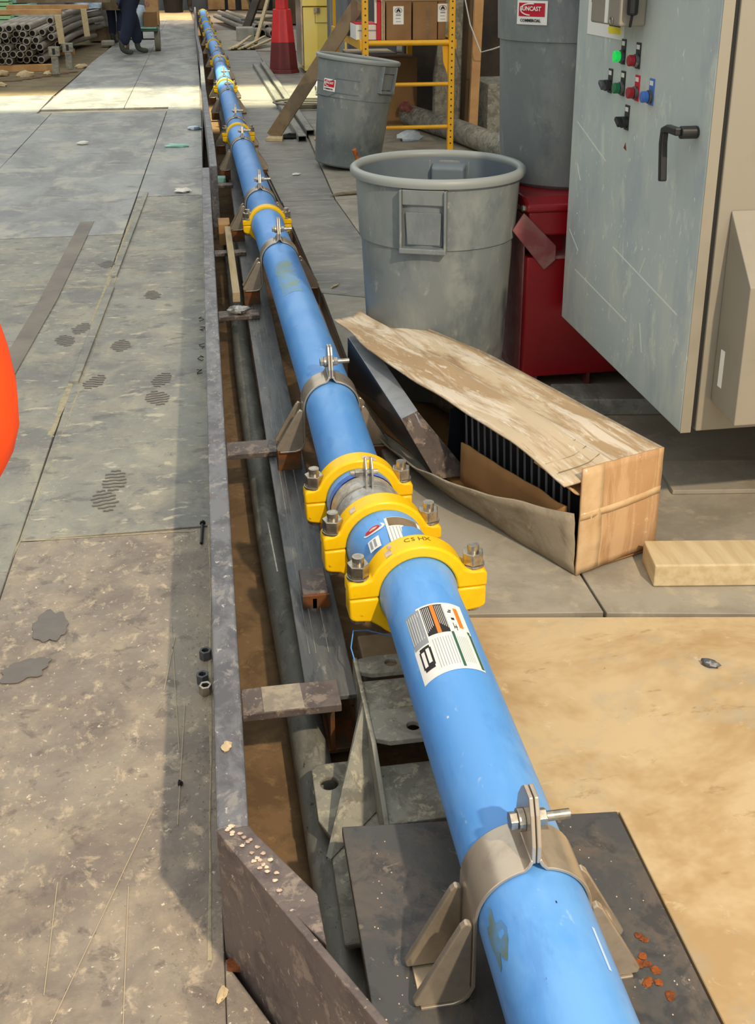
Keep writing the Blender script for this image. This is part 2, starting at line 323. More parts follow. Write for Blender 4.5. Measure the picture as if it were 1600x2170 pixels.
# =================================================================== SETTING
# right edge of the trench drifts left with distance
RE = [(.49, -1.2), (.49, 5), (.445, 6.8), (.37, 9), (.34, 12), (.31, 18), (.2, 25), (.02, 35)]
def edge_right(y):
    for (x0, y0), (x1, y1) in zip(RE, RE[1:]):
        if y <= y1: return x0 + (x1-x0)*(y-y0)/(y1-y0)
    return RE[-1][0]
b = B()
b.m = 0; b.box(-9, 9, -1.5, 36, -.6, -.42)                         # earth under everything
b.m = 1; b.prism([(-.05, -1.5), (-.05, 9), (-.03, 12), (-.1, 20), (-.18, 35.5), (-1.55, 35.5), (-1.62, 20), (-1.72, 13.4), (-4.5, 13.2), (-4.5, -1.5)], 'z', -.42, -.022)
b.m = 1; b.prism([(x, y) for x, y in RE] + [(8.5, 35), (8.5, -1.2)], 'z', -.42, -.022)
b.m = 0; b.prism([(-1.6, 35.5), (-1.65, 20), (-1.75, 13.45), (-4.5, 13.25), (-8.8, 13.2), (-8.8, 35.5)], 'z', -.42, -.03)
floor = b.build('floor', [M['ground'], M['deckbrown']]); tag(floor, kind='structure')

def sheet(poly, m, z=0., th=.02, g=.0025):
    cx = sum(p[0] for p in poly)/len(poly); cy = sum(p[1] for p in poly)/len(poly)
    q = []
    for x, y in poly:
        d = Vector((x-cx, y-cy)); l = d.length; d *= (l-g*1.4)/l; q.append((cx+d.x, cy+d.y))
    o = B().prism(q, 'z', z-th, z).build('sheet', m, floor, bevel=.0015, seg=1); return o
# left deck: rubber-topped sheets in two lanes
def XL(y): return -.575 + .018*(y-2.5) if y < 6 else -.51+.02*(y-6)
ys = [-1.4, 2.72, 5.2, 7.3, 9.6, 12.0]
mm = [M['deck'], M['deck2'], M['deck2'], M['deckfar'], M['deckfar']]
zz = [0, .002, 0, .003, 0]
for i in range(5):
    y0, y1 = ys[i], ys[i+1]
    sheet([(XL(y0) if i else -.62, y0), (-.052, y0), (-.052, y1), (XL(y1), y1)], mm[i], zz[i])
ys2 = [-1.4, 3.43, 6.25, 9.0, 11.7]
for i in range(4):
    y0, y1 = ys2[i], ys2[i+1]; m2 = [M['deck2'], M['deck2'], M['deckfar'], M['deckfar']][i]
    sheet([(XL(y0)-.004 if i else -.624, y0), (XL(y1)-.004, y1), (-1.55, y1), (-1.55, y0)], m2, [.004, .001, .004, 0][i])
    sheet([(-1.553, y0), (-1.553, y1), (-4.4, y1), (-4.4, y0)], [M['deck2'], M['deckbrown'], M['deckfar'], M['deckfar']][i], 0)
for y0, y1 in ((12.0, 14.6), (14.6, 17.5), (17.5, 21), (21, 25), (25, 29.5)):
    e0 = -1.70 if y0 < 13 else -1.66; sheet([(-.85, y0), (-.06 - max(0, y0-15)*.008, y0), (-.06 - max(0, y1-15)*.008, y1), (-.85, y1)], M['deckfar'], .001)
    sheet([(-.853, y0), (-.853, y1), (-1.58 if y1 > 19 else -1.66, y1), (e0, y0)], M['deckfar'], 0)
sheet([(-.2, 29.5), (-.3, 34.8), (-1.5, 34.8), (-1.5, 29.5)], M['ply'], .002)
sheet([(-1.7, 12.0), (-1.72, 13.3), (-4.4, 13.1), (-4.4, 11.7), (-1.7, 11.7)], M['deckfar'], .001)
sheet([(-.0515, 1.300), (.155, .918), (.155, -1.2), (-.0515, -1.2)], M['deck'], .0005)
# brown worn runner strip and the dusty seam on the deck
b = B(); b.prism([(-1.02, 3.0), (-.87, 3.55), (-.81, 5.0), (-.78, 6.6), (-.70, 6.6), (-.73, 5.0), (-.78, 3.9), (-.90, 3.0)], 'z', .0045, .0062)
b.build('worn_strip', M['deckbrown'], floor)
def seam(pts, w, m, name, h=.002, z=.001):
    vs = []; fs = []; n = 0
    for i in range(len(pts)-1):
        p0 = Vector(pts[i]); p1 = Vector(pts[i+1]); k = max(2, int((p1-p0).length/.05))
        for j in range(k + (1 if i == len(pts)-2 else 0)):
            p = p0.lerp(p1, j/k); d = (p1-p0).normalized(); q = Vector((-d.y, d.x))
            ww = w*(.25 + 1.1*abs(noise.noise(Vector((p.x*7, p.y*3.3, 1.3)))+.25)); off = noise.noise(Vector((p.x*5, p.y*6, 8)))*w*.5
            vs += [(p.x+q.x*(ww+off), p.y+q.y*(ww+off), z), (p.x+q.x*off, p.y+q.y*off, z+h), (p.x-q.x*(ww-off), p.y-q.y*(ww-off), z)]; n += 1
    for i in range(n-1):
        for a in (0, 1): fs.append((3*i+a, 3*i+a+1, 3*i+a+4, 3*i+a+3))
    o = B().add(vs, fs).build(name, m, floor, smooth=60); o['kind'] = 'stuff'; return o
seam([(-.64, 2.3), (-.60, 2.72), (-.545, 4.2), (-.52, 5.4), (-.47, 6.8)], .016, M['dust'], 'seam_dust')
seam([(-.61, 2.3), (-.565, 2.75), (-.50, 4.3), (-.49, 5.4)], .006, M['dust'], 'seam_dust')
seam([(-.56, 2.722), (-.10, 2.70)], .005, M['dust'], 'seam_dust')
seam([(-1.1, 3.44), (-.56, 3.42)], .008, M['dust'], 'seam_dust')
seam([(-.9, 5.2), (-.52, 5.2)], .012, M['dust'], 'seam_dust')
seam([(-.075, 1.3), (-.062, 2.4), (-.060, 4), (-.058, 6.8)], .005, M['dust'], 'seam_dust', .001)
# timber lath laid on the seam
B().bar((-.545, 3.9, .006), (-.50, 5.15, .006), .035, .012).build('lath', M['deck2'], floor, bevel=.002)
B().bar((-.50, 5.35, .006), (-.43, 7.4, .006), .03, .012).build('lath', M['deck2'], floor, bevel=.002)
# right floor
sheet([(.6745, -1.1), (3.8, -1.1), (3.8, 1.62), (.49, 2.175), (.49, 1.52), (.6745, 1.50)], M['ply'])
B().box(.49, .675, -1.1, .39, -.02, 0).build('sheet', M['ply'], floor)
sheet([(.49, 2.18), (.875, 2.125), (.865, 4.7), (.49, 4.9)], M['ply2'], .001)
sheet([(.88, 2.122), (2.0, 1.92), (2.0, 4.2), (.87, 4.35)], M['ply2'])
sheet([(2.005, 1.91), (3.8, 1.62), (3.8, 4.0), (2.005, 4.2)], M['ply2'])
sheet([(.87, 4.36), (3.8, 4.02), (3.8, 7), (.80, 7)], M['ply2'])
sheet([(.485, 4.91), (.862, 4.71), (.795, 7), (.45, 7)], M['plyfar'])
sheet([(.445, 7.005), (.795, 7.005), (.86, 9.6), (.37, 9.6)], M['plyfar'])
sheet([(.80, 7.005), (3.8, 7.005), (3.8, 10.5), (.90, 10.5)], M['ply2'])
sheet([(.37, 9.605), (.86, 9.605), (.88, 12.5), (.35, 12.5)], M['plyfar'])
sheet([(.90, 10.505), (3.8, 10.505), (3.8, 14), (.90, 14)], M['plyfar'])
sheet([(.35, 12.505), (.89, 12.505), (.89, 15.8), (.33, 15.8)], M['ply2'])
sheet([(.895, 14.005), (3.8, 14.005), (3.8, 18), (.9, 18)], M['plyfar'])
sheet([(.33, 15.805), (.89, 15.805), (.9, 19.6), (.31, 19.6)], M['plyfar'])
sheet([(.31, 19.605), (3.8, 18.5), (3.8, 25), (.22, 25)], M['ply2'])
# pit floor boards
for y0, y1 in ((-.6, 2.2), (2.205, 4.6), (4.605, 7.2), (7.205, 11), (11.005, 16)):
    B().box(-.045, .47 if y1 < 6 else .33, y0, y1, -.42, -.25).build('pit_board', M['pit'], floor, bevel=.002, seg=1)
B().prism([(.41, 1.9), (.49, 1.9), (.49, 5), (.445, 6.8), (.37, 9), (.345, 12), (.27, 12), (.29, 9), (.36, 6.8), (.41, 5)], 'z', -.16, -.10).build('ledge_timber', M['woodo'], floor, bevel=.004)

# walls closing the hall
def struct(name, bb, m, bevel=0, label=None):
    return tag(bb.build(name, m, bevel=bevel), kind='structure', label=label)
struct('wall_back', B().box(-9, 9, 35.6, 35.9, -.42, 6), M['wallg'])
struct('wall_right', B().box(4.0, 4.2, -1.2, 35.6, -.42, 6), M['walld'])
struct('wall_left', B().box(-9.2, -9, -1.2, 35.6, -.42, 6), M['wallg'])
t = struct('trim_1', B().box(.25, .75, 35.2, 35.55, 0, 4), M['woodo'])
for x in (.85, 1.25): B().box(x, x+.22, 35.0, 35.3, 0, 4).build('post', M['woodo'], t, bevel=.01)
for x in (1.6, 2.2): B().box(x, x+.5, 35.15, 35.4, 0, 4).build('panel', M['wallb'], t, bevel=.01)

# =================================================================== STEELWORK OF THE TRENCH
r = thing('steel_curb', 'long scuffed grey steel curb along the deck edge, near length ending in a slanted plate', 'curb', (-.05, 1.32, 0))
og = r.location.copy()
B().box(-.05, -.002, 1.318, 6.95, -.16, .244).build('channel', M['steelcurb'], r, og, bevel=.004)
A_, B_, C_, D_ = (-.051, 1.316), (-.0005, 1.318), (.088, 1.172), (.092, 1.085)
b = B(); b.prism([A_, B_, (.007, 1.302), C_, D_, (.01, 1.207)], 'z', .232, .2445); b.build('gusset_top', M['steelbr'], r, og, bevel=.002)
p = Vector(A_); d = (Vector((.132, .977)) - p).normalized(); q = Vector((-d.y, d.x)); e = p + d*.9
b = B(); b.prism([tuple(p), tuple(e), tuple(e + q*.012), tuple(p + q*.012)], 'z', -.05, .244); b.build('end_plate', M['steelbr'], r, og, bevel=.002)
b = B()
for k in range(26):
    a = random.uniform(0, .16); bx = p + d*a + q*random.uniform(.012, .035); b.blob((bx.x, bx.y, .246), .004, .003, .0015, k, .3, 8)
for k in range(3): b.blob((-.03 + .004*k, 1.32, .01 - .004*k), .012, .008, .01, k)
o = b.build('weld_spatter', M['chip'], r, og); o['kind'] = 'stuff'
B().blob((-.028, 1.285, .003), .022, .016, .003, 2).build('rust_patch', M['rust'], r, og, smooth=50)
r = thing('steel_curb', 'far length of the grey steel curb, set nearer the pipe and bending left', 'curb', (.02, 7, 0)); og = r.location.copy()
pts = [(.024, 7.0), (.022, 7.85), (-.012, 11.4), (-.025, 15.9), (-.08, 19.5), (-.13, 31)]
for i, (p0, p1) in enumerate(zip(pts, pts[1:])):
    B().bar((p0[0], p0[1], .045), (p1[0], p1[1]+.002, .045), .046, .40).build('channel', M['steelcurb'], r, og, bevel=.003)

r = thing('steel_beam', 'dark dusty I-beam lying along the trench left of the blue pipe', 'beam', (.19, 2, -.4)); og = r.location.copy()
bp = [(.197, 1.985), (.19, 3.2), (.185, 4.9), (.205, 9.9), (.17, 14), (.1, 22), (0, 30)]
top, web, bot = B(), B(), B()
for p0, p1 in zip(bp, bp[1:]):
    top.bar((p0[0], p0[1], -.056), (p1[0], p1[1], -.056), .112, .012); bot.bar((p0[0], p0[1], -.20), (p1[0], p1[1], -.20), .112, .012)
    web.bar((p0[0], p0[1], -.128), (p1[0], p1[1], -.128), .010, .14)
top.build('top_flange', M['steel'], r, og, bevel=.002); web.build('web', M['rustbox'], r, og); bot.build('bottom_flange', M['rustbox'], r, og, bevel=.002)
for y in (2.1, 4.0, 6.0, 9.0, 14): B().box(.12, .26, y-.05, y+.05, -.25, -.206).build('leg', M['rustbox'], r, og)
b = B()
for x in (.163, .178, .208): b.bar((x, 2.15, -.0495), (x-.008, 4.9, -.0495), .0022, .0016)
o = b.build('scale_line', M['conduit'], r, og); o['kind'] = 'stuff'

r = thing('conduit_pipe', 'dusty round grey pipe lying low in the trench beside the dark beam', 'pipe', (.1, 2, -.4)); og = r.location.copy()
B().tube([(.160, .7, -.207), (.155, 1.6, -.207), (.142, 2.2, -.207), (.116, 3.0, -.207), (.096, 4.5, -.207), (.10, 7, -.207)], .042, 28).build('tube', M['conduit'], r, og, smooth=40)
B().bar((.122, 2.72, -.1655), (.112, 3.02, -.1655), .004, .003).build('wire_rod', M['zinc'], r, og)

cb = [(1.93, 2.02, .212, 'with a pale lit middle painted on, nearest the camera'), (3.245, 3.345, .20, 'beside the label-bearing pipe support'),
      (4.71, 4.80, .183, 'behind which the crumpled plastic lies'), (5.85, 5.92, .17, 'under the pale timber stick'), (7.76, 7.86, .155, 'at the notch where the curb shifts')]
for y0, y1, x1, s in cb:
    tag(B().box(-.001, x1, y0, y1, -.049, -.030).build('cross_bar', M['steelbr'], origin=(0, (y0+y1)/2, -.04), bevel=.002), 'flat steel cross bar from curb to beam, ' + s, 'bar', 'flat cross bars over the trench')
tag(B().blob((.09, 4.76, -.015), .042, .032, .022, 4, .35, 18).build('plastic_scrap', M['foil'], origin=(.09, 4.76, -.02), smooth=50), 'crumpled clear plastic scrap on a cross bar in the trench', 'scrap')
o = B().bar((.088, 4.98, -.022), (.082, 6.35, -.022), .036, .05).build('timber_stick', M['wood'], origin=(.085, 5, -.03), bevel=.003)
tag(o, 'pale square timber stick lying lengthwise in the trench', 'timber')
tag(B().box(.03, .10, 6.5, 6.68, -.15, -.02).build('wood_block', M['woodo'], origin=(.06, 6.6, -.15), bevel=.004), 'pale brown wood block behind the timber stick in the trench', 'block')
tag(B().box(.05, .11, 7.95, 8.03, -.049, -.01).build('green_block', M['sheett'], origin=(.08, 8, -.04), bevel=.004), 'small mint green block in the dark notch of the trench', 'block')

# near base plate with the nearest support
r = thing('base_plate', 'big dark steel plate under the nearest pipe clamp, rusty welds at right', 'plate', (.42, 1.3, 0)); og = r.location.copy()
B().prism([(.165, 1.545), (.672, 1.497), (.672, .4), (.165, .4)], 'z', -.016, .002).build('plate_body', M['plate'], r, og, bevel=.002)
b = B(); b.box(.205, .225, .42, 1.50, -.25, -.018); b.box(.45, .485, .42, 1.47, -.25, -.018); b.build('bearer', M['rustbox'], r, og)
b = B()
for k in range(14): b.blob((.60 + random.uniform(-.012, .02), 1.10 + random.uniform(-.03, .13), .003), .007, .006, .002, k, .3, 10)
o = b.build('rust_patch', M['rust'], r, og); o['kind'] = 'stuff'
b = B()
for k in range(40):
    x = random.choice([random.uniform(.17, .24), random.uniform(.56, .66)]); y = random.uniform(.9, 1.5); b.blob((x, y, .0025), .0016, .0016, .0008, k, .2, 6)
o = b.build('weld_spatter', M['chip'], r, og); o['kind'] = 'stuff'
b = B(); b.prism([(.175, .95), (.42, .95), (.42, 1.40), (.175, 1.45)], 'z', .0142, .0148)

# old dusty bracket left of the near pipe
r = thing('old_bracket', 'dusty grey welded bracket with bolt holes and gusset beneath the near pipe', 'bracket', (.28, 1.8, -.12)); og = r.location.copy()
def holed_plate(bb, x0, x1, y0, y1, z0, z1, hx, hy, hr, n=20):
    vs = []; fs = []
    for z in (z0, z1):
        for j in range(n):
            a = 2*math.pi*j/n; c, s_ = math.cos(a), math.sin(a); vs.append((hx+hr*c, hy+hr*s_, z))
        for j in range(n):
            a = 2*math.pi*j/n; c, s_ = math.cos(a), math.sin(a)
            t = min(((x1-hx)/c if c > 1e-6 else (x0-hx)/c if c < -1e-6 else 9), ((y1-hy)/s_ if s_ > 1e-6 else (y0-hy)/s_ if s_ < -1e-6 else 9))
            vs.append((hx+t*c, hy+t*s_, z))
    for j in range(n):
        k = (j+1) % n
        fs += [(j, k, n+k, n+j)[::-1], (2*n+j, 2*n+k, 3*n+k, 3*n+j), (j, k, 2*n+k, 2*n+j), (n+j, n+k, 3*n+k, 3*n+j)]
    bb.add(vs, fs)
b = B(); holed_plate(b, .262, .50, 1.985, 2.05, -.012, .0, .335, 2.02, .014); b.box(.262, .50, 1.93, 1.985, -.030, -.018); b.box(.262, .50, 1.86, 1.93, -.022, -.008)
holed_plate(b, .262, .50, 1.76, 1.86, -.012, .0, .345, 1.80, .014); b.box(.262, .50, 1.60, 1.76, -.075, -.06); b.build('saddle_plate', M['olddust'], r, og, bevel=.002)
B().prism([(2.05, .0), (2.05, -.10), (1.98, -.20), (1.46, -.20), (1.46, -.12), (1.60, -.06), (1.76, .0)], 'x', .252, .262).build('side_plate', M['olddust'], r, og, bevel=.002)
b = B(); b.add([(.14, 1.60, -.118), (.256, 1.90, .0), (.256, 1.72, -.118), (.14, 1.60, -.125), (.256, 1.92, -.005), (.256, 1.72, -.125),
                (.148, 1.592, -.118), (.262, 1.89, .0), (.262, 1.71, -.118)], [(0, 1, 2), (3, 5, 4), (0, 3, 4, 1), (6, 8, 7), (0, 6, 7, 1), (0, 2, 8, 6)])
b.build('gusset', M['olddust'], r, og)
b = B(); holed_plate(b, .135, .258, 1.62, 1.86, -.135, -.122, .168, 1.80, .019); b.box(.150, .258, 1.40, 1.62, -.135, -.122); b.build('foot_plate', M['olddust'], r, og, bevel=.004)
b = B(); b.box(.20, .25, 1.45, 1.82, -.25, -.136); b.build('leg', M['rustbox'], r, og)
tag(B().prism([(.30, 1.52), (.42, 1.52), (.42, 1.60), (.40, 1.74), (.31, 1.72)], 'z', -.25, -.17).build('board_scrap', M['osb'], origin=(.36, 1.6, -.25), bevel=.003), 'sunlit chipboard offcut standing in the pit under the near pipe', 'offcut')
tag(B().box(.285, .40, 2.08, 2.22, -.19, -.06).build('wood_block', M['woodg'], origin=(.34, 2.15, -.19), bevel=.004), 'brown wood block beside the dusty bracket, blue wire over it', 'block')
r = tag(B().tube([(.258, 2.03, -.01), (.250, 2.06, .02), (.262, 2.11, .03), (.30, 2.15, .0), (.36, 2.16, -.03)], .0016, 8).build('thin_wire', M['blue'], origin=(.258, 2.03, -.01)), 'thin pale blue wire curling out by the dusty bracket', 'wire')
# small rusty welded pad on the beam beside the near couplings
bar0 = [o for o in C.objects if o.name == 'cross_bar'][0]
b = B(); b.prism([(.045, 1.9315), (.132, 1.9315), (.128, 2.0185), (.043, 2.0185)], 'z', -.0299, -.0293); b.build('lit_middle', M['chip'] if 0 else mat('lit_steel', (176, 164, 144), .5, bump=.1, layers=[((140, 132, 122), 26, .46, .60, .8, .5, (1, 1, 1))]), bar0, (0, 1.975, -.04))  # pale patch paints the lit stretch of the bar between two shadows
r = thing('rusty_pad', 'small rusty welded pad on the beam beside the near couplings', 'pad', (.18, 2.45, -.05)); og = r.location.copy()
B().box(.165, .232, 2.35, 2.47, -.022, -.010).build('top_plate', M['steelbr'], r, og, bevel=.004)
B().box(.165, .232, 2.34, 2.35, -.05, -.014).build('web', M['rustbox'], r, og); B().box(.19, .20, 2.34, 2.46, -.05, -.022).build('stem', M['rustbox'], r, og)

# =================================================================== BLUE PIPE LINE
AX = [(.405, -.6), (.4046, 1.4), (.4005, 2.07), (.356, 2.29), (.333, 2.53), (.333, 3.2), (.308, 4.55), (.283, 5.7), (.251, 8.05), (.241, 8.8), (.222, 12.2), (.216, 15.35), (.18, 18.45), (.147, 21.25), (.117, 23.8), (.094, 26.2), (.068, 29.4), (.04, 33)]
AZ = .16
def axis_x(y):
    for (x0, y0), (x1, y1) in zip(AX, AX[1:]):
        if y <= y1: return x0 + (x1-x0)*(y-y0)/(y1-y0)
    return AX[-1][0]
def pipe(y0, y1, rad, label, flare=(1, 1)):
    ys_ = [y0] + [y for _, y in AX if y0+.03 < y < y1-.03] + [y1]
    pts = [(axis_x(y), y, AZ) for y in ys_]; rs = [rad]*len(pts)
    if flare[1]:
        pts = pts[:-1] + [(axis_x(y1-.05), y1-.05, AZ), (axis_x(y1-.035), y1-.035, AZ), (axis_x(y1-.006), y1-.006, AZ), pts[-1]]
        rs = rs[:-1] + [rad, rad+.0045, rad+.0045, rad+.001]
    if flare[0]:
        pts = [pts[0], (axis_x(y0+.006), y0+.006, AZ), (axis_x(y0+.035), y0+.035, AZ), (axis_x(y0+.05), y0+.05, AZ)] + pts[1:]
        rs = [rad+.001, rad+.0045, rad+.0045, rad] + rs[1:]
    r = thing('pipe_section', label, 'pipe', (axis_x(y0), y0, 0)); og = r.location.copy()
    B().tube(pts, rs, 56).build('tube', M['blue'], r, og, smooth=40)
    return r, og
PR = .0835
coup_y = [2.07, 2.29, 2.53, 5.69, 8.79, 12.19, 15.35, 18.43, 21.24, 23.8, 26.2, 29.4]
near, nog = pipe(-.6, 2.065, PR, 'blue painted steel pipe nearest the camera, carrying the big warning sticker')
spool, sog = pipe(2.075, 2.285, .0885, 'short blue pipe spool with small stickers between the first two yellow couplings')
tp, tog = pipe(2.295, 2.525, .0845, 'short blue pipe length wrapped in silver tape between second and third yellow couplings')
ny = coup_y[2]
for i, y1 in enumerate(coup_y[3:]):
    lab = 'blue pipe length between the %s and %s yellow couplings from the camera' % (ORD[i+2], ORD[i+3])
    if i == 0: lab = 'long blue pipe length with the greenish worn patch, behind the cluster of three couplings'
    rp, rog = pipe(coup_y[i+2]+.005, y1-.005, PR-.0015, lab)
    if i == 0: first, fog = rp, rog
# worn stains on the paint
b = B(); rr = PR-.0015
for k in range(16):
    y = 4.15 + k*.03; x = axis_x(y); w_ = 22 + 16*noise.noise(Vector((k*.5, 3, 1)))
    b.patch(rr, -30-w_*.6, -8+w_, y, y+.0301, x, AZ, 8, .0006)
o = b.build('worn_patch', mat('worn_blue', (110, 160, 205), .5, col2=(132, 156, 130), scale=9, amount=.9, col3=(104, 162, 226), scale3=20, thr3=(.5, .62)), first, fog, smooth=60)
b = B(); vs = [(.4046+math.sin(math.radians(-64))*(PR+.0007), 1.095, AZ+math.cos(math.radians(-64))*(PR+.0007))]
for j in range(26):
    t = 2*math.pi*j/26; k = 1+.5*noise.noise(Vector((math.cos(t)*1.6, math.sin(t)*1.6, 4)))*2; th = math.radians(-64+11*k*math.cos(t)); vs.append((.4046+math.sin(th)*(PR+.0007), 1.095+.05*k*math.sin(t), AZ+math.cos(th)*(PR+.0007)))
b.add(vs, [(0, 1+j, 1+(j+1) % 26) for j in range(26)]); b.build('worn_patch', M['grime'], near, nog, smooth=60)
b = B(); b.patch(PR, 2, 24, .905, .909, .4046, AZ, 6, .0006); b.patch(PR, 40, 44, 1.0, 1.07, .4046, AZ, 3, .0006); b.patch(PR, -37, -34, 1.53, 1.536, .4046, AZ, 3, .0006)
o = b.build('paint_scratch', mat('pale_scratch', (186, 212, 240), .6), near, nog); o['kind'] = 'stuff'
b = B()
for th, y0, l in ((-60, 1.80, .012), (-66, 1.9, .01), (8, 1.10, .004)):
    b.patch(PR, th, th+1.2, y0, y0+l, .4046, AZ, 2, .0007)
o = b.build('nick', M['ink'], near, nog); o['kind'] = 'stuff'

# the big sticker on the nearest pipe
stk = B(); cx = .4035; L0, L1 = 1.645, 1.868        # near, far
stk.patch(PR, -52, 36, L0, L1, cx, AZ, 24, .0008)
sticker = stk.build('sticker', M['white'], near, nog, smooth=60); sticker['label'] = 'white warning sticker with black, orange and green print'
def sp(name, m, items):
    bb = B()
    for it in items: bb.patch(PR, it[0], it[1], it[2], it[3], cx, AZ, 6, it[4] if len(it) > 4 else .0012)
    return bb.build(name, m, sticker, nog, smooth=60)
sp('print_block', M['ink'], [(-25, 6, 1.765, 1.862)])
sp('print_block', M['greyprint'], [(-50, -27, 1.748, 1.862)])
sp('orange_band', M['orangep'], [(-11.5, -6, 1.765, 1.863, .0015), (21, 27, 1.78, 1.85, .0015)])
sp('green_band', M['greenp'], [(6.5, 10, 1.652, 1.765, .0015), (31, 35, 1.65, 1.762, .0015), (30, 33.5, 1.762, 1.772, .0015)])
fine = []
for k in range(5): fine.append((-24+k*2.4, -23.3+k*2.4, 1.775+k*.004, 1.858, .0016)); fine.append((-4.5+k*2.3, -3.9+k*2.3, 1.778+(4-k)*.004, 1.858, .0016))
for k in range(6): fine.append((-49+k*3.6, -48.2+k*3.6, 1.765, 1.855, .0016))
sp('fine_print', M['white'], fine)
fine = [(-22+k*3.6, -21.3+k*3.6, 1.662, 1.752, .0012) for k in range(8)] + [(12+k*2.6, 12.5+k*2.6, 1.665, 1.75, .0012) for k in range(6)] + [(-47+k*4, -46.5+k*4, 1.77+.01*(k % 2), 1.84, .0018) for k in range(5)]
o = sp('fine_print', M['greyprint'], fine); o['kind'] = 'stuff'
sp('logo_oval', M['ink'], [(-45, -27, 1.680, 1.735, .0013), (-43.5, -28.5, 1.672, 1.743, .0012)])
sp('logo_bar', M['white'], [(-42.5, -37.5, 1.684, 1.730, .0017), (-35.0, -30, 1.690, 1.734, .0017)])
sp('hand_writing', M['ink'], [(11, 16, 1.832, 1.836), (13, 17, 1.838, 1.842), (13, 17.5, 1.806, 1.814), (13, 14, 1.775, 1.796), (14, 18, 1.780, 1.783), (16, 17, 1.77, 1.79)])
# spool stickers
o = B().patch(.0885, -12, 48, 2.115, 2.235, .372, AZ, 14, .0008).build('sticker', M['white'], spool, sog, smooth=60)
B().patch(.0885, -8, 40, 2.195, 2.233, .372, AZ, 12, .0013).build('print_block', M['woodg'], o, sog, smooth=60)
bb = B(); [bb.patch(.0885, -8+k*5, -7.2+k*5, 2.125, 2.19, .372, AZ, 2, .0013) for k in range(9)]
q_ = bb.build('fine_print', M['greyprint'], o, sog); q_['kind'] = 'stuff'
B().patch(.0885, 26, 29, 2.12, 2.195, .372, AZ, 2, .0015).build('green_band', M['greenp'], o, sog)
o = B().patch(.0885, -47, -27, 2.125, 2.172, .372, AZ, 8, .0008).build('sticker', M['white'], spool, sog, smooth=60)
bb = B(); [bb.patch(.0885, -44+k*7, -40+k*7, 2.132, 2.166, .372, AZ, 2, .0013) for k in range(2)]
bb.build('fine_print', M['greyprint'], o, sog)
bb = B(); cxs = .372; rr = .0893
def disc_patch(bb, r_, th, y, a, ly, lift, n=20):
    vs = [(cxs+math.sin(math.radians(th))*(r_+lift), y, AZ+math.cos(math.radians(th))*(r_+lift))]
    for j in range(n):
        t = math.radians(th + a*math.cos(2*math.pi*j/n)); vs.append((cxs+math.sin(t)*(r_+lift), y+ly*math.sin(2*math.pi*j/n), AZ+math.cos(t)*(r_+lift)))
    bb.add(vs, [(0, 1+j, 1+(j+1) % n) for j in range(n)])
disc_patch(bb, .0885, -32, 2.208, 19, .017, .0008); o = bb.build('sticker', M['white'], spool, sog)
bb = B(); disc_patch(bb, .0885, -34, 2.208, 13, .011, .0013); bb.build('red_oval', M['redp'], o, sog)
bb = B(); disc_patch(bb, .0885, -32, 2.208, 7, .005, .0018); bb.build('oval_centre', M['chip'], o, sog)
# silver tape around the short length
b = B(); b.tube([(axis_x(y), y, AZ) for y in (2.33, 2.36, 2.40, 2.44, 2.465)], [.0865, .089, .0875, .090, .087], 40, cap=False)
b.build('tape_wrap', M['foil'], tp, tog, smooth=50)
B().tube([(axis_x(2.468), 2.468, AZ), (axis_x(2.5), 2.5, AZ)], .0885, 40, cap=False).build('collar', M['bluedeep'], tp, tog, smooth=40)

# ---- yellow couplings
def arc(r_, a0, a1, n): return [(r_*math.cos(math.radians(a0+(a1-a0)*i/n)), r_*math.sin(math.radians(a0+(a1-a0)*i/n))) for i in range(n+1)]
def make_coupling(Lx, ro, ri, hw, zt, zb, detail=True):
    rt = thing('pipe_coupling', '', 'coupling', (0, 0, 0))
    a = math.degrees(math.asin((zt+.018)/ro))
    up = [(Lx, .0), (Lx, zt-.010), (Lx-.003, zt-.003), (Lx-.010, zt), (ro*math.cos(math.radians(a))+.022, zt), (ro*math.cos(math.radians(a))+.006, zt+.006)]
    up += arc(ro, a, 180-a, 22)
    up += [(-ro*math.cos(math.radians(a))-.006, zt+.006), (-ro*math.cos(math.radians(a))-.022, zt), (-Lx+.010, zt), (-Lx+.003, zt-.003), (-Lx, zt-.010), (-Lx, .0)]
    up += arc(ri, 180, 0, 22)
    lo = [(Lx-.002, -.0015), (Lx-.002, zb+.012), (Lx-.006, zb+.004), (Lx-.016, zb), (ro*.93, zb-.004)]
    a2 = -math.degrees(math.asin(min(.95, (-zb+.02)/ro)))
    lo += arc(ro, a2, -180-a2, 22) + [(-ro*.93, zb-.004), (-Lx+.016, zb), (-Lx+.006, zb+.004), (-Lx+.002, zb+.012), (-Lx+.002, -.0015)] + [(x, z-.0015) for x, z in arc(ri, -180, 0, 22)]
    B().prism(up, 'y', -hw, hw).build('upper_half', M['yellow'], rt, bevel=.0055, seg=3, smooth=35)
    B().prism(lo, 'y', -hw, hw).build('lower_half', M['yellow'], rt, bevel=.0055, seg=3, smooth=35)
    for s in (-1, 1):
        x = s*(Lx-.027)
        bo = B().cyl((x, 0, zb-.012), (x, 0, zt+.052), .0135, n=16).build('bolt', M['zinc'], rt, smooth=40)
        B().cyl((x, 0, zt), (x, 0, zt+.006), .0265, n=24).build('washer', M['zinc'], bo, bevel=.001)
        B().cyl((x, 0, zt+.006), (x, 0, zt+.035), .0255, n=6, rot=.3*s).build('nut', M['zinc'], bo, bevel=.002)
        B().cyl((x, 0, zb-.014), (x, 0, zb), .020, n=6).build('bolt_head', M['zinc'], bo, bevel=.002)
    return rt
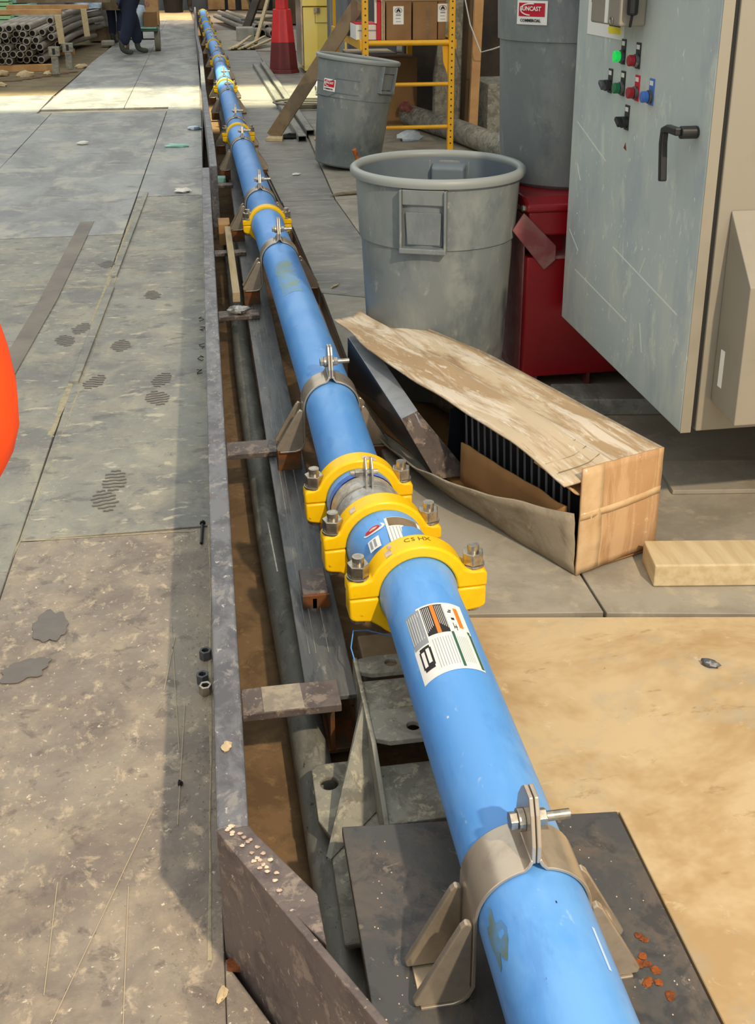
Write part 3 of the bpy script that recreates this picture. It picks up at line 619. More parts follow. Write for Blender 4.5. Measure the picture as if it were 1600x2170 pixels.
def place_c(rt, i, label):
    y = coup_y[i]; d = .15; rt.location = (axis_x(y), y, AZ); rt.rotation_euler = (0, 0, -math.atan2(axis_x(y+d)-axis_x(y-d), 2*d)*(1 if i > 2 else .35))
    tag(rt, label, 'coupling', 'yellow couplings along the blue pipe')
big = make_coupling(.158, .1165, .0885, .030, .040, -.058)
for s, t_ in ((-1, 'CS'), (1, 'HX')):
    an = math.radians(90 - 12*s if s > 0 else 90+4); rr_ = .1168
    for k, ch in enumerate(t_):
        an = math.radians(90 - (6 + 7*k if s > 0 else -10+7*k)); 
        text(ch, .021, M['yellow_t'], 'embossed_letter', big, frame((rr_*math.cos(an), .006, rr_*math.sin(an)), (math.sin(an), 0, -math.cos(an)), (0, 1, 0)))
b = B(); b.patch(.1168, -38, -30, -.022, .0, 0, 0, 4, .0006); b.patch(.1168, -33, -28, .004, .018, 0, 0, 4, .0006); b.build('chipped_paint', M['chip'], big)
place_c(big, 0, 'large yellow pipe coupling nearest the camera, closing the labelled pipe')
c2 = make_coupling(.145, .1145, .0905, .028, .036, -.060)
b = B(); b.patch(.1148, -42, -34, -.018, .005, 0, 0, 4, .0006); b.build('chipped_paint', M['chip'], c2)
place_c(c2, 1, 'middle yellow coupling of the near cluster, behind the stickered spool')
c3 = make_coupling(.142, .113, .087, .028, .036, -.056); place_c(c3, 2, 'rear yellow coupling of the near cluster, at the end of the long worn pipe')
b = B(); b.patch(.1132, 5, 24, -.02, .0, 0, 0, 6, .0006); b.build('worn_print', M['chip'], c3)
sm = make_coupling(.129, .104, .0845, .024, .030, -.042)
for i in range(3, len(coup_y)):
    o = sm if i == 3 else copy_tree(sm)
    place_c(o, i, ['yellow coupling standing alone beside the pale timber stick', 'yellow coupling level with the foot of the leaning plank'][i-3] if i < 5 else 'small yellow coupling, %s from the camera along the blue pipe' % ORD[i])

# ---- pipe supports
def make_support(pads=True, zb=-.142):
    rt = thing('pipe_support', '', 'pipe support', (0, 0, 0))
    R_ = PR+.004
    half = [(-.168, zb), (-.118, zb), (-.104, zb+.004), (-.095, zb+.013), (-R_, zb+.03), (-R_, -.01)] + arc(R_, 180, 101, 12)[1:] + [(-.010, R_+.006), (-.0055, R_+.016)]
    for s in (-1, 1):
        pth = [(x*-s, z) for x, z in half]
        B().strip(pth, .006, 'y', -.047, .047).build('strap_half', M['clampgrey'], rt, bevel=.0015, smooth=40)
        ear = [(-.046, R_+.010), (.046, R_+.010), (.036, .155), (.022, .180), (.010, .193), (-.018, .193), (-.030, .170), (-.044, .125)]
        B().prism(ear, 'x', s*.0008, s*.0075).build('ear', M['clampgrey'], rt, bevel=.0015)
        for y in (-.038, .032):
            fin = [(s*.092, zb+.004), (s*.176, zb+.004), (s*.179, zb+.013), (s*.109, -.010), (s*.101, -.002), (s*.092, -.006)]
            B().prism(fin, 'y', y-.006, y+.006).build('fin', M['clampgrey'], rt, bevel=.0025)
        if pads: B().box(s*.10, s*.175, -.036, .036, -.212 if s < 0 else -.26, zb-.003).build('pad', M['rustbox'], rt, bevel=.003)
    bo = B().cyl((-.024, .0, .138), (.062, .0, .138), .0075, n=14).build('bolt', M['zinc'], rt, smooth=40)
    B().cyl((-.030, .0, .138), (-.018, .0, .138), .0135, n=6).build('bolt_head', M['zinc'], bo, bevel=.001)
    B().cyl((-.018, .0, .138), (-.0078, .0, .138), .017, n=20).build('washer', M['zinc'], bo, bevel=.001)
    B().cyl((.0078, .0, .138), (.012, .0, .138), .016, n=20).build('washer', M['zinc'], bo, bevel=.001)
    B().cyl((.012, .0, .138), (.026, .0, .138), .0135, n=6).build('nut', M['zinc'], bo, bevel=.001)
    return rt
s1 = make_support(False, -.158); s1.location = (.4046, 1.205, AZ); tag(s1, 'big grey strap clamp with upright ears on the steel base plate, nearest the camera', 'pipe support', 'strap supports under the blue pipe')
for ch in s1.children:
    if ch.name.startswith('fin') or ch.name.startswith('strap'): pass
s2 = make_support(True)
lab = B().box(-.134, -.112, -.0400, -.0388, zb0 := -.125, -.055).build('label', M['white'], s2)
b = B(); [b.box(-.131+k*.005, -.1285+k*.005, -.0406, -.0400, -.120, -.062) for k in range(4)]; o = b.build('label_print', M['ink'], lab); o['kind'] = 'stuff'
sup = [3.175, 4.98, 6.22, 8.12, 9.24, 11.32, 12.62, 14.6, 16.3, 18.65, 20.4]
txt = ['labelled grey strap support where the long worn pipe begins', 'labelled grey strap support just in front of the lone yellow coupling', 'dark strap support just behind the lone yellow coupling',
       'strap support in front of the fifth coupling from the camera', 'strap support behind the fifth coupling from the camera', 'strap support in front of the sixth coupling from the camera', 'strap support behind the sixth coupling from the camera']
for i, y in enumerate(sup):
    o = s2 if i == 0 else copy_tree(s2)
    o.location = (axis_x(y), y, AZ)
    tag(o, txt[i] if i < len(txt) else 'tiny strap support on the far blue pipe, %s from the camera' % ORD[i+1], 'pipe support', 'strap supports under the blue pipe')
# dusty band clamp over the tape
r = thing('band_clamp', 'dusty steel band clamp with bowed ears over the silver-taped pipe', 'clamp', (axis_x(2.415), 2.415, AZ))
for s in (-1, 1):
    B().prism([(-.03, .086), (.03, .086), (.026, .135), (.012, .158), (-.006, .165), (-.022, .140)], 'x', s*.005, s*.010).build('ear', M['foil'], r, bevel=.0015)
B().ring((0, -.012, 0), (0, .012, 0), .0915, .0885, 40).build('band', M['foil'], r, smooth=40)
bo = B().cyl((-.045, 0, .122), (.024, 0, .122), .006, n=12).build('bolt', M['zinc'], r)
B().cyl((-.034, 0, .122), (-.012, 0, .122), .011, n=6).build('nut', M['zinc'], bo, bevel=.001)

# =================================================================== TRASH CANS
def make_can(label, height=.80, r0=.245, r1=.285, handle_dirs=(), wave=False, badge=None, loc=(0, 0, 0), band=(.57, .77)):
    rt = thing('trash_can', label, 'trash can', loc)
    def R(z): return r0 + (r1-r0)*z/height
    zb_, zt_ = band
    prof = [(r0-.012, 0), (r0, .012), (R(.13), .13), (R(.131)+.0015, .134), (R(zb_), zb_-.002), (R(zb_)+.007, zb_), (R(zt_)+.007, zt_), (r1+.004, height-.03)]
    body = B(); body.m = 0
    inner = [(R(height)-.002, height-.006), (R(zb_)-.004, zb_), (r0-.006, .02), (.002, .018)]
    body.lathe(prof, n=64); body.m = 1; body.lathe([(r1+.004, height-.03)] + inner, n=64)
    body.f.pop(); body.mi.pop()
    body.build('body', [M['can'], M['canin']], rt, smooth=30)
    rim = [(r1+.002, height-.034), (r1+.020, height-.030), (r1+.025, height-.018), (r1+.024, height-.006), (r1+.014, height+.002), (r1+.002, height), (r1-.006, height-.010), (r1-.004, height-.02)]
    B().lathe(rim, n=64, close=True).build('rim', M['canrim'], rt, smooth=50)
    for ang in handle_dirs:
        ca, sa = math.cos(ang), math.sin(ang)
        def T(u, d, z): rr_ = R(z) + .007 + d; return (ca*rr_ - sa*u, sa*rr_ + ca*u, z)
        h = B()
        def slab(u0, u1, z0, z1, d0, d1):
            h.add([T(u0, d0, z0), T(u1, d0, z0), T(u1, d1, z0), T(u0, d1, z0), T(u0, d0, z1), T(u1, d0, z1), T(u1, d1, z1), T(u0, d1, z1)],
                  [(0,3,2,1),(4,5,6,7),(0,1,5,4),(1,2,6,5),(2,3,7,6),(3,0,4,7)])
        slab(-.078, -.070, .575, height-.034, -.02, .024); slab(.070, .078, .575, height-.034, -.02, .024); slab(-.078, .078, .565, .583, -.02, .030)
        slab(-.07, .07, height-.085, height-.034, -.012, .010)
        hd = h.build('handle', M['can'], rt, bevel=.003)
        h = B()
        h.add([T(-.055, -.006, .59), T(.055, -.006, .59), T(.060, -.004, .70), T(-.060, -.004, .70), T(-.055, .004, .59), T(.055, .004, .59), T(.060, .004, .70), T(-.060, .004, .70)],
              [(0,3,2,1),(4,5,6,7),(0,1,5,4),(1,2,6,5),(2,3,7,6),(3,0,4,7)])
        h.build('handle_web', M['can'], hd, bevel=.002)
        # hump of the handle inside
        h = B(); rr_ = R(.7)
        h.add([(ca*(rr_-.05)-sa*u, sa*(rr_-.05)+ca*u, z) for u, z in ((-.06, .60), (.06, .60), (.06, .755), (-.06, .755))] + [(ca*(rr_+.0)-sa*u, sa*(rr_+.0)+ca*u, z) for u, z in ((-.065, .58), (.065, .58), (.065, .77), (-.065, .77))],
              [(0,3,2,1),(4,5,6,7),(0,1,5,4),(1,2,6,5),(2,3,7,6),(3,0,4,7)])
        h.build('handle_hump', M['canin'], rt, bevel=.008, seg=3)
    if wave:
        w_ = B()
        for z0 in (.60, .50):
            pts = []
            for j in range(-14, 15):
                a = badge[0] + math.radians(j*3.4); z = z0 + (.035 if j > 4 else .035*(j-0)/4 if j > 0 else 0); rr_ = R(z)+.0075
                pts.append((rr_*math.cos(a), rr_*math.sin(a), z))
            w_.tube(pts, .0035, 6)
        w_.build('moulded_step', M['canin'], rt, smooth=50)
    if badge:
        a0, z0, wd, ht = badge; rr_ = R(z0)+.0095
        bd = B(); n = 8; vs = []
        for i in range(n+1):
            a = a0 + wd/rr_*(i/n-.5)
            for z in (z0-ht/2, z0+ht/2): vs.append((rr_*math.cos(a), rr_*math.sin(a), z))
        bd.add(vs, [(2*i, 2*i+2, 2*i+3, 2*i+1) for i in range(n)])
        lb = bd.build('label', M['white'], rt, smooth=60); lb['label'] = 'red and white maker label'
        bd = B(); vs = []
        for i in range(n+1):
            a = a0 + wd*.86/(rr_+.001)*(i/n-.5)
            for z in (z0-ht*.16, z0+ht*.40): vs.append(((rr_+.001)*math.cos(a), (rr_+.001)*math.sin(a), z))
        bd.add(vs, [(2*i, 2*i+2, 2*i+3, 2*i+1) for i in range(n)]); bd.build('red_field', M['redp'], lb, smooth=60)
        n_ = (math.cos(a0), math.sin(a0), 0); td = (-math.sin(a0), math.cos(a0), 0)
        cpos = lambda z, e: ((rr_+e)*math.cos(a0), (rr_+e)*math.sin(a0), z)
        text('SUNCAST', ht*.25, M['white'], 'lettering', lb, frame(cpos(z0+ht*.16, .0035), td, (0, 0, 1)), bold=.0005)
        text('COMMERCIAL', ht*.17, M['ink'], 'lettering', lb, frame(cpos(z0-ht*.33, .0028), td, (0, 0, 1)), bold=.0004)
        sw = B(); pts = []
        for j in range(13):
            t = math.pi*(.42 + j/12*1.05); u = math.cos(t)*wd*.36; zq = z0+ht*.13+math.sin(t)*ht*.24*-1*-1; a = a0 + u/rr_
            pts.append(((rr_+.0015)*math.cos(a), (rr_+.0015)*math.sin(a), zq))
        sw.tube(pts, .0022, 6); sw.build('swoosh', M['white'], lb)
    return rt
face = math.atan2(-.94, -.36)
c = make_can('round grey plastic trash can standing open behind the long carton', height=.81, loc=(.782, 3.70, 0), handle_dirs=(face, face+math.pi), r0=.24, r1=.281)
b = B(); b.tube([(-.235, .14, .56), (-.255, .148, .70), (-.262, .150, .815), (-.274, .14, .845)], .008, 8); b.build('orange_scrap', M['rust'], c, smooth=50)
c = make_can('leaning grey trash can with a red and white label, behind the open one', height=.79, r0=.245, r1=.29, loc=(1.03, 8.22, .012), handle_dirs=(math.radians(-48),), wave=True, badge=(math.radians(-140), .58, .115, .085), band=(.50, .75))
c.rotation_euler = (math.radians(-1), math.radians(7.5), 0)
c = make_can('tall grey trash can standing on the red steel box beside the cabinet', height=1.0, r0=.25, r1=.285, loc=(1.325, 3.92, .705), badge=(math.radians(-141), .60, .125, .078), band=(.505, .95))

# =================================================================== RED BOX
r = thing('red_steel_box', 'red enamelled steel box on feet carrying the tall trash can', 'box', (1.4, 3.8, 0)); og = r.location.copy()
x0, y0 = 1.075, 3.555
B().box(x0, 1.85, y0, 4.15, .05, .50).build('lower_body', M['red'], r, og, bevel=.006)
B().box(x0+.04, 1.84, y0+.07, 4.14, .50, .60).build('recess', M['red'], r, og)
B().box(x0, 1.85, y0-.0, 4.15, .575, .66).build('upper_body', M['red'], r, og, bevel=.008)
B().prism([(y0-.01, .66), (4.22, .66), (4.22, .705), (y0+.05, .705), (y0-.01, .685)], 'x', x0-.01, 1.86).build('lid', M['red'], r, og, bevel=.008)
B().box(x0-.006, x0, y0+.03, 4.13, .06, .64).build('side_plate', M['reddust'], r, og, bevel=.002)
b = B(); b.prism([(x0-.06, .60), (x0-.02, .66), (x0+.10, .54), (x0+.10, .49), (x0+.06, .455)], 'y', y0-.012, y0+.0); b.build('dusty_bracket', M['reddust'], r, og, bevel=.003)
b = B(); b.box(x0+.15, x0+.165, y0, y0+.07, .50, .575); b.box(x0+.06, x0+.72, y0-.005, y0+.075, .492, .503); b.build('recess_rib', M['reddust'], r, og)
for x in (x0+.02, x0+.25, 1.7): B().box(x, x+.04 if x != x0+.25 else x+.012, y0+.01, 4.1, 0, .05).build('foot', M['reddust'], r, og)
B().cyl((x0-.02, y0+.02, .67), (x0+.01, y0+.02, .67), .012, n=10).build('hinge_pin', M['zinc'], r, og)

# =================================================================== CONTROL CABINET
r = thing('control_cabinet', 'large grey steel electrical control cabinet with buttons and black handle', 'cabinet', (1.5, 3, 0)); og = r.location.copy()
CX0, CY0, CY1, CZ0, CZ1 = 1.19, 2.475, 3.492, .298, 2.1
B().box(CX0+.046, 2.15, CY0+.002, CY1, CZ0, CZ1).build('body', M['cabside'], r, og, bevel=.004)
door = B().box(CX0, CX0+.030, CY0, CY1, CZ0, CZ1).build('door', M['cab'], r, og, bevel=.004)
B().box(CX0+.001, CX0+.030, CY0-.002, CY0, CZ0, CZ1).build('door_edge', M['cabside'], door, og)  # thin strip added to give the door edge its lamplit beige
B().box(CX0+.031, CX0+.045, CY0+.012, CY1-.012, CZ0+.01, CZ1-.01).build('door_gasket', M['rubber'], r, og)
for x, y in ((1.75, 2.6), (2.1, 2.6), (1.75, 3.4), (2.1, 3.4)): B().box(x-.03, x+.03, y-.03, y+.03, 0, CZ0).build('leg', M['steel'], r, og)
# scratches on the door
b = B()
for (ya, za, yb, zb_) in ((3.44, .98, 3.16, .90), (3.38, .50, 2.90, .47), (3.46, .62, 3.36, .57), (3.05, .66, 2.56, .60), (2.80, .50, 2.77, .42), (2.83, .64, 2.80, .69), (3.42, .85, 3.38, .80)):
    b.bar((CX0-.0004, ya, za), (CX0-.0004, yb, zb_), .0012, .004, up=(0, 0, 1))
for k in range(60): 
    y = random.uniform(2.52, 3.42); z = random.uniform(.4, 1.05); b.bar((CX0-.0004, y, z), (CX0-.0004, y+random.uniform(-.004, .004), z-random.uniform(.003, .014)), .001, random.uniform(.001, .003))
o = b.build('scratch', M['cabscr'], door, og); o['kind'] = 'stuff'
def button(y, z, m, mp, dia=.020, selector=False, name='push_button'):
    pl = B().box(CX0-.003, CX0+.001, y-.016, y+.016, z-.022, z+.048).build(name, mp, door, og, bevel=.001)
    B().box(CX0-.0038, CX0-.003, y-.011, y+.011, z+.030, z+.042).build('legend', M['whitep'], pl, og)
    if selector:
        B().cyl((CX0-.003, y, z), (CX0-.018, y, z), .0165, n=20).build('collar', M['black'], pl, og, bevel=.001)
        B().bar((CX0-.018, y-.013, z-.008), (CX0-.018, y+.017, z+.010), .030, .013, up=(0, .5, 1)).build('knob', m, pl, og, bevel=.003)
    else:
        B().cyl((CX0-.003, y, z), (CX0-.012, y, z), .018, n=20).build('collar', M['steel'], pl, og, bevel=.001)
        B().cyl((CX0-.012, y, z), (CX0-.030, y, z), .0155, n=20).build('cap', m, pl, og, bevel=.003)
    return pl
button(3.075, 1.215, M['green'], M['black'], name='indicator_lamp'); button(2.962, 1.213, M['redb'], M['black'], name='indicator_lamp')
button(3.165, 1.125, M['steel'], M['black'], selector=True, name='selector_switch'); button(3.062, 1.128, M['greend'], M['black'])
button(2.952, 1.127, M['redb'], M['redp']); button(2.848, 1.128, M['blueb'], M['blueb'])
button(3.012, 1.038, M['black'], M['black'], selector=True, name='selector_switch')
B().prism([(3.000, .958), (3.022, .963), (3.010, .980)], 'x', CX0-.0008, CX0+.0005).build('orange_mark', M['rust'], door, og)
# lever handle
h = B().cyl((CX0, 2.545, 1.078), (CX0-.045, 2.545, 1.078), .016, n=20).build('handle', M['black'], door, og, bevel=.003)
B().strip([(2.540, 1.080), (2.600, 1.080), (2.625, 1.072), (2.628, 1.040), (2.618, .98), (2.612, .945)], .020, 'x', CX0-.060, CX0-.042).build('grip', M['black'], h, og, bevel=.004)
# sign
sg = B().box(CX0-.002, CX0+.001, 3.085, 3.395, 1.258, 1.75).build('sign', M['white'], door, og); sg['label'] = 'white electrical hazard sign'
def sign_text(s_, size, y, z, m=M['ink'], bold=.0008): text(s_, size, m, 'lettering', sg, Matrix.Translation(-og) @ frame((CX0-.0028, y, z), (0, -1, 0), (0, 0, 1)), bold=bold)
sign_text('ELECTRICAL', .030, 3.285, 1.362); sign_text('SHOCK HAZARD', .026, 3.262, 1.315)
B().box(CX0-.003, CX0-.002, 3.11, 3.20, 1.292, 1.312).build('print_block', M['ink'], sg, og); B().box(CX0-.003, CX0-.002, 3.105, 3.205, 1.272, 1.291).build('yellow_band', M['yellowp'], sg, og)
# metal enclosure with a pull cord switch
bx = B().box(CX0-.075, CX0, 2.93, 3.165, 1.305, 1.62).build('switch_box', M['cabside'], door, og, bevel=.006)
B().box(CX0-.078, CX0-.074, 3.02, 3.04, 1.31, 1.6).build('edge_trim', M['white'], bx, og)
B().cyl((CX0-.05, 2.905, 1.62), (CX0-.05, 2.905, 1.335), .017, .015, n=16).build('lever', M['black'], bx, og, bevel=.006)
B().cyl((CX0-.05, 2.905, 1.335), (CX0-.05, 2.915, 1.305), .004, n=8).build('cord', M['black'], bx, og)
B().tube([(CX0-.078, 2.985+.010*math.sin(t*.7), 1.318+.010*math.cos(t*.7)) for t in range(9)], .0018, 6).build('ring', M['zinc'], bx, og)
B().box(CX0-.002, CX0+.001, 2.60, 2.70, 1.385, 1.5).build('sign', M['white'], door, og)
# side enclosure
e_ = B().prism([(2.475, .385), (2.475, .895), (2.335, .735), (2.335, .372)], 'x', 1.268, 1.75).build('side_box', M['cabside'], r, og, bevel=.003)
B().box(1.2665, 1.268, 2.425, 2.445, .44, .54).build('label', M['white'], e_, og)

# floor timbers around the cabinet
o = B().bar((1.045, 2.275, .0325), (2.6, 2.04, .0325), .125, .062).build('floor_timber', M['wood'], origin=(1.5, 2.2, 0), bevel=.004); tag(o, 'pale squared floor timber lying beyond the carton end', 'timber')
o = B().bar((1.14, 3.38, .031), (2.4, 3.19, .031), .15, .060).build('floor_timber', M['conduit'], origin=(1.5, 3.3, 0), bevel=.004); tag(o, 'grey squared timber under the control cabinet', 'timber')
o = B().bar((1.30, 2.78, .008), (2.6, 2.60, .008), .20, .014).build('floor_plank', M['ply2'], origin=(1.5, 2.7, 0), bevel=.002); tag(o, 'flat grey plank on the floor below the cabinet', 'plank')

# =================================================================== CARTON
r = thing('long_carton', 'long battered cardboard carton, torn open along its left side', 'carton', (.86, 2.305, 0)); og = Vector((0, 0, 0))
u = Vector((-.465, 1.32, 0)).normalized(); v = Vector((u.y, -u.x, 0)); O = Vector((.858, 2.30, .004)); LEN = 1.40; WD = .262; HT = .305
def P(a, bb_, z): q = O + u*a + v*bb_; return (q.x - .86, q.y - 2.305, z + .004)
def wavy(fn, na, nb, name, m, thick=.005, parent=r, smooth=45):
    vs = []; fs = []
    for i in range(na+1):
        for j in range(nb+1): vs.append(fn(i/na, j/nb))
    for i in range(na):
        for j in range(nb): fs.append((i*(nb+1)+j, i*(nb+1)+j+1, (i+1)*(nb+1)+j+1, (i+1)*(nb+1)+j))
    o = B().add(vs, fs).build(name, m, parent, smooth=smooth)
    md = o.modifiers.new('thick', 'SOLIDIFY'); md.thickness = thick; md.offset = 0; return o
nz = lambda a, b_, s=1, k=0: noise.noise(Vector((a*s, b_*s, k)))
def top(a, t):
    x = -.050 + .012*nz(a*5, 0, 1, 5) + .035*max(0, a-.75)/.25 + t*(WD+.050)
    z = HT - .012 + .008*nz(a*8, t*3, 1, 2) - .055*max(0, a-.45)*(1-t)*0
    if a < .16: z -= .03*(1-a/.16)*(1-t)*1.0
    z += .015*math.exp(-((t-.45)/.08)**2) - .010*math.exp(-((t-.62)/.1)**2)
    sm_ = max(0, min(1, (a-.55)/.45)); sm_ = sm_*sm_*(3-2*sm_); wide = x*(1-.28*sm_) + .03*sm_
    return P(a*LEN*1.02, wide, z - .045*max(0, a-.55))
wavy(top, 60, 22, 'top_panel', M['cardtop'])
def right(a, t): return P(a*LEN, WD + .006*nz(a*7, t*2, 1, 9) - .05*max(0, a-.6)*2*t, t*(HT-.006-.045*max(0, a-.55)))
wavy(right, 40, 8, 'side_panel', M['cardside'])
def bottom(a, t): return P(a*LEN, t*WD, .002)
wavy(bottom, 10, 4, 'bottom_panel', M['cardin'])
def end(a, t): return P(-.004 - .006*math.sin(math.pi*a)*math.sin(math.pi*t) + .003*nz(a*6, t*6, 1, 3), a*WD, t*(HT-.004) + (.012*a if t < .3 else 0)*(1-t/.3 if t < .3 else 0)*1.6)
wavy(end, 16, 16, 'end_panel', M['card'])
def endt(a, t): e = end(a, t); return (e[0] - u.x*.003, e[1] - u.y*.003, e[2])
wavy(lambda a, t: endt(.26*a, t), 4, 14, 'tape_band', M['tape'], .001)
wavy(lambda a, t: endt(a, .52 + .07*t + .05*a), 14, 2, 'tape_band', M['tape'], .001)
def lflap(a, t):
    lean = .06*t*(math.sin(min(1, a*1.6)*math.pi*.9)+.25)
    h = max(.035, .155*(1-a/.72)+.02)
    h += .006*nz(a*12, 0, 1, 4)
    return P(a*LEN*.93, -lean - .055*math.sin(a*math.pi) + .006*nz(a*9, t*3, 1, 6), .003 + t*h)
wavy(lflap, 44, 6, 'side_flap', M['cardside'])
def inner(a, t): return P(.06 + a*.50, .010 + .012*nz(a*6, t, 1, 7), .02 + t*(.145 - .02*a))
wavy(inner, 16, 4, 'inner_flap', M['cardin'])
def fold(a, t):
    ang = -1.2 + a*2.0; return P(.005 + t*.16, -.02 + .055*math.sin(ang)+.05, HT-.045 - .04*math.cos(ang)*(1-t*.7))
wavy(fold, 10, 6, 'folded_flap', M['card'])
def tline(a, t): q = top(a, t); return q
b = B()
for t in (.10, .16, .21): b.tube([(q[0], q[1], q[2]+.004) for q in (top(.012+.002*k, t - .02 + .0*k) if 0 else P(.045 + (t-.10)*.9 + .0*k, -.035 + k*.016, top(.05, (k*.016)/.3)[2]-.001) for k in range(9))], .0012, 5)
o = b.build('crease_line', M['woodg'], r); o['kind'] = 'stuff'
# contents
o = thing('metal_tray', 'shiny grey folded metal tray sticking out of the torn carton', 'tray', (.62, 3.0, 0))
def Pw(a, bb_, z): q = O + u*a + v*bb_; return (q.x - .62, q.y - 3.0, z)
def quadslab(pts, th, name, m, parent):
    n_ = (Vector(pts[1])-Vector(pts[0])).cross(Vector(pts[2])-Vector(pts[0])).normalized()*th
    vs = [Vector(p_) for p_ in pts] + [Vector(p_)+n_ for p_ in pts]
    return B().add(vs, [(0,3,2,1),(4,5,6,7),(0,1,5,4),(1,2,6,5),(2,3,7,6),(3,0,4,7)]).build(name, m, parent, bevel=.001, seg=1)
quadslab([Pw(.62, -.160, .238), Pw(1.33, .028, .240), Pw(1.35, .10, .240), Pw(.65, -.088, .238)], .003, 'top_face', M['galv'], o)
quadslab([Pw(.62, -.160, .236), Pw(1.33, .028, .238), Pw(1.40, .06, .04), Pw(.60, -.055, .03)], .003, 'side_face', M['blackm'], o)
quadslab([Pw(.62, -.160, .236), Pw(.65, -.088, .236), Pw(.58, .06, .02), Pw(.595, -.055, .03)], .003, 'end_face', M['steelbr'], o)
B().bar(Pw(.64, -.10, .232), Pw(.60, -.03, .06), .012, .004).build('end_slot', M['galv'], o)
tag(o, None)
o = thing('finned_panel', 'black panel with a row of thin wire fins inside the torn carton', 'panel', (.72, 2.6, 0))
def Pv(a, bb_, z): q = O + u*a + v*bb_; return (q.x - .72, q.y - 2.6, z)
quadslab([Pv(.07, .065, .012), Pv(.62, .065, .012), Pv(.62, .065, .245), Pv(.07, .065, .255)], .004, 'back_plate', M['black'], o)
for k in range(16): B().bar(Pv(.10+k*.033, .055, .05), Pv(.10+k*.033, .045, .235), .0045, .006, up=(0, 1, 0)).build('fin', M['wallg'], o)
quadslab([Pv(.63, .00, .012), Pv(.63, .065, .012), Pv(.63, .065, .23), Pv(.63, .01, .23)], .004, 'end_plate', M['blackm'], o)

# =================================================================== SMALL THINGS ON THE FLOOR
def nut(x, y, label, rot, m, rr_=.0145, h=.022, z=0):
    o = B().ring((x, y, z+.0005), (x, y, z+h), rr_, rr_*.56, 6); 
    q = o.build('hex_nut', m, origin=(x, y, z), bevel=.0012); tag(q, label, 'nut', 'loose hex nuts on the deck'); q.rotation_euler = (0, 0, rot); return q
nut(-.075, 2.105, 'dark hex nut lying alone, farthest of the three on the deck', .2, M['steel'])
nut(-.082, 2.018, 'dark hex nut touching the bright one on the deck', .5, M['steel'])
nut(-.076, 1.978, 'bright zinc hex nut lying nearest the camera on the deck', .1, M['zinc'])
def bit(name, x, y, z, rx, ry, rz, m, label, cat, seed=1, rot=0, group=None):
    o = B().blob((0, 0, rz*.55), rx, ry, rz, seed, .3, 12).build(name, m, smooth=40); o.location = (x, y, z); o.rotation_euler = (0, 0, rot); tag(o, label, cat, group)
bit('wood_chip', -.058, 1.235, .001, .007, .014, .003, M['wood'], 'pale wood chip on the deck near the bottom edge', 'chip', 3, -.3)
bit('wood_chip', -.030, 1.50, .2445, .008, .012, .004, M['wood'], 'pale wood chips resting on top of the steel curb', 'chip', 5)
bit('metal_bead', -.126, 1.705, .001, .005, .005, .006, M['black'], 'tiny black bead on the deck beside the curb shadow', 'bead', 2)
bit('stone', 1.035, 1.885, .001, .020, .010, .010, M['steel'], 'small dark elongated stone on the tan plywood', 'stone', 6, -.5)
bit('paper_scrap', -.19, 7.40, .004, .055, .04, .02, M['whitep'], 'crumpled white paper scrap on the deck near the curb notch', 'paper', 8)
bit('green_stick', -.26, 9.3, .004, .10, .02, .018, M['sheett'], 'mint green sliver on the deck beyond the white paper', 'scrap', 2)
bit('blue_scrap', -.12, 10.3, .004, .07, .05, .02, M['bag'], 'pale blue plastic scrap at the far curb', 'scrap', 9)
bit('paper_scrap', -1.05, 9.6, .004, .05, .035, .015, M['whitep'], 'small white paper scrap far out on the left deck', 'paper', 11)
bit('wood_sliver', .95, 7.15, .002, .16, .02, .014, M['woodg'], 'brown splinter on the floor before the leaning trash can', 'splinter', 4, .25)
bit('white_chip', .62, 7.9, .002, .03, .02, .01, M['whitep'], 'white chip on the grey floor right of the pipe', 'chip', 4, .25)
bit('leaf_scrap', .56, 5.0, .002, .035, .006, .006, M['wood'], 'pale thin sliver on the floor beside the pipe', 'splinter', 4, .9)
o = B().cyl((-.083, 2.62, .005), (-.079, 2.73, .005), .0042, n=8).cyl((-.079, 2.73, .005), (-.079, 2.736, .005), .008, n=8).build('bolt', M['black'], origin=(-.08, 2.67, .005)); tag(o, 'thin black bolt lying beside the steel curb', 'bolt')
# twisted black swarf by the curb
for k, (x, y) in enumerate(((-.075, 4.2), (-.08, 4.05), (-.085, 3.9), (-.07, 4.42), (-.075, 4.55))):
    pts = [(x + .012*math.sin(t*1.7+k), y + .012*t + .01*math.cos(t*2.1), .004 + .006*abs(math.sin(t*2+k))) for t in range(6)]
    tag(B().tube(pts, .0016, 5).build('metal_swarf', M['black'], origin=(x, y, 0)), 'curl of black metal swarf lying against the curb', 'swarf', 'black swarf curls along the curb')
# grit strewn on the deck
b = B(); rnd = random.Random(3)
for k in range(900):
    near_ = rnd.random() < .6
    x = -.056 - abs(rnd.gauss(0, .035)) if near_ else rnd.uniform(-.6, -.06); y = rnd.uniform(.95, 4.5); s = rnd.uniform(.0006, .0020)
    b.add([(x-s, y, .001), (x+s, y-s*.6, .001), (x, y+s, .001), (x, y, .001+s*1.3)], [(0, 1, 3), (1, 2, 3), (2, 0, 3)])
o = b.build('grit', M['dust']); tag(o, 'pale grit and filings scattered over the deck', 'grit', kind='stuff')
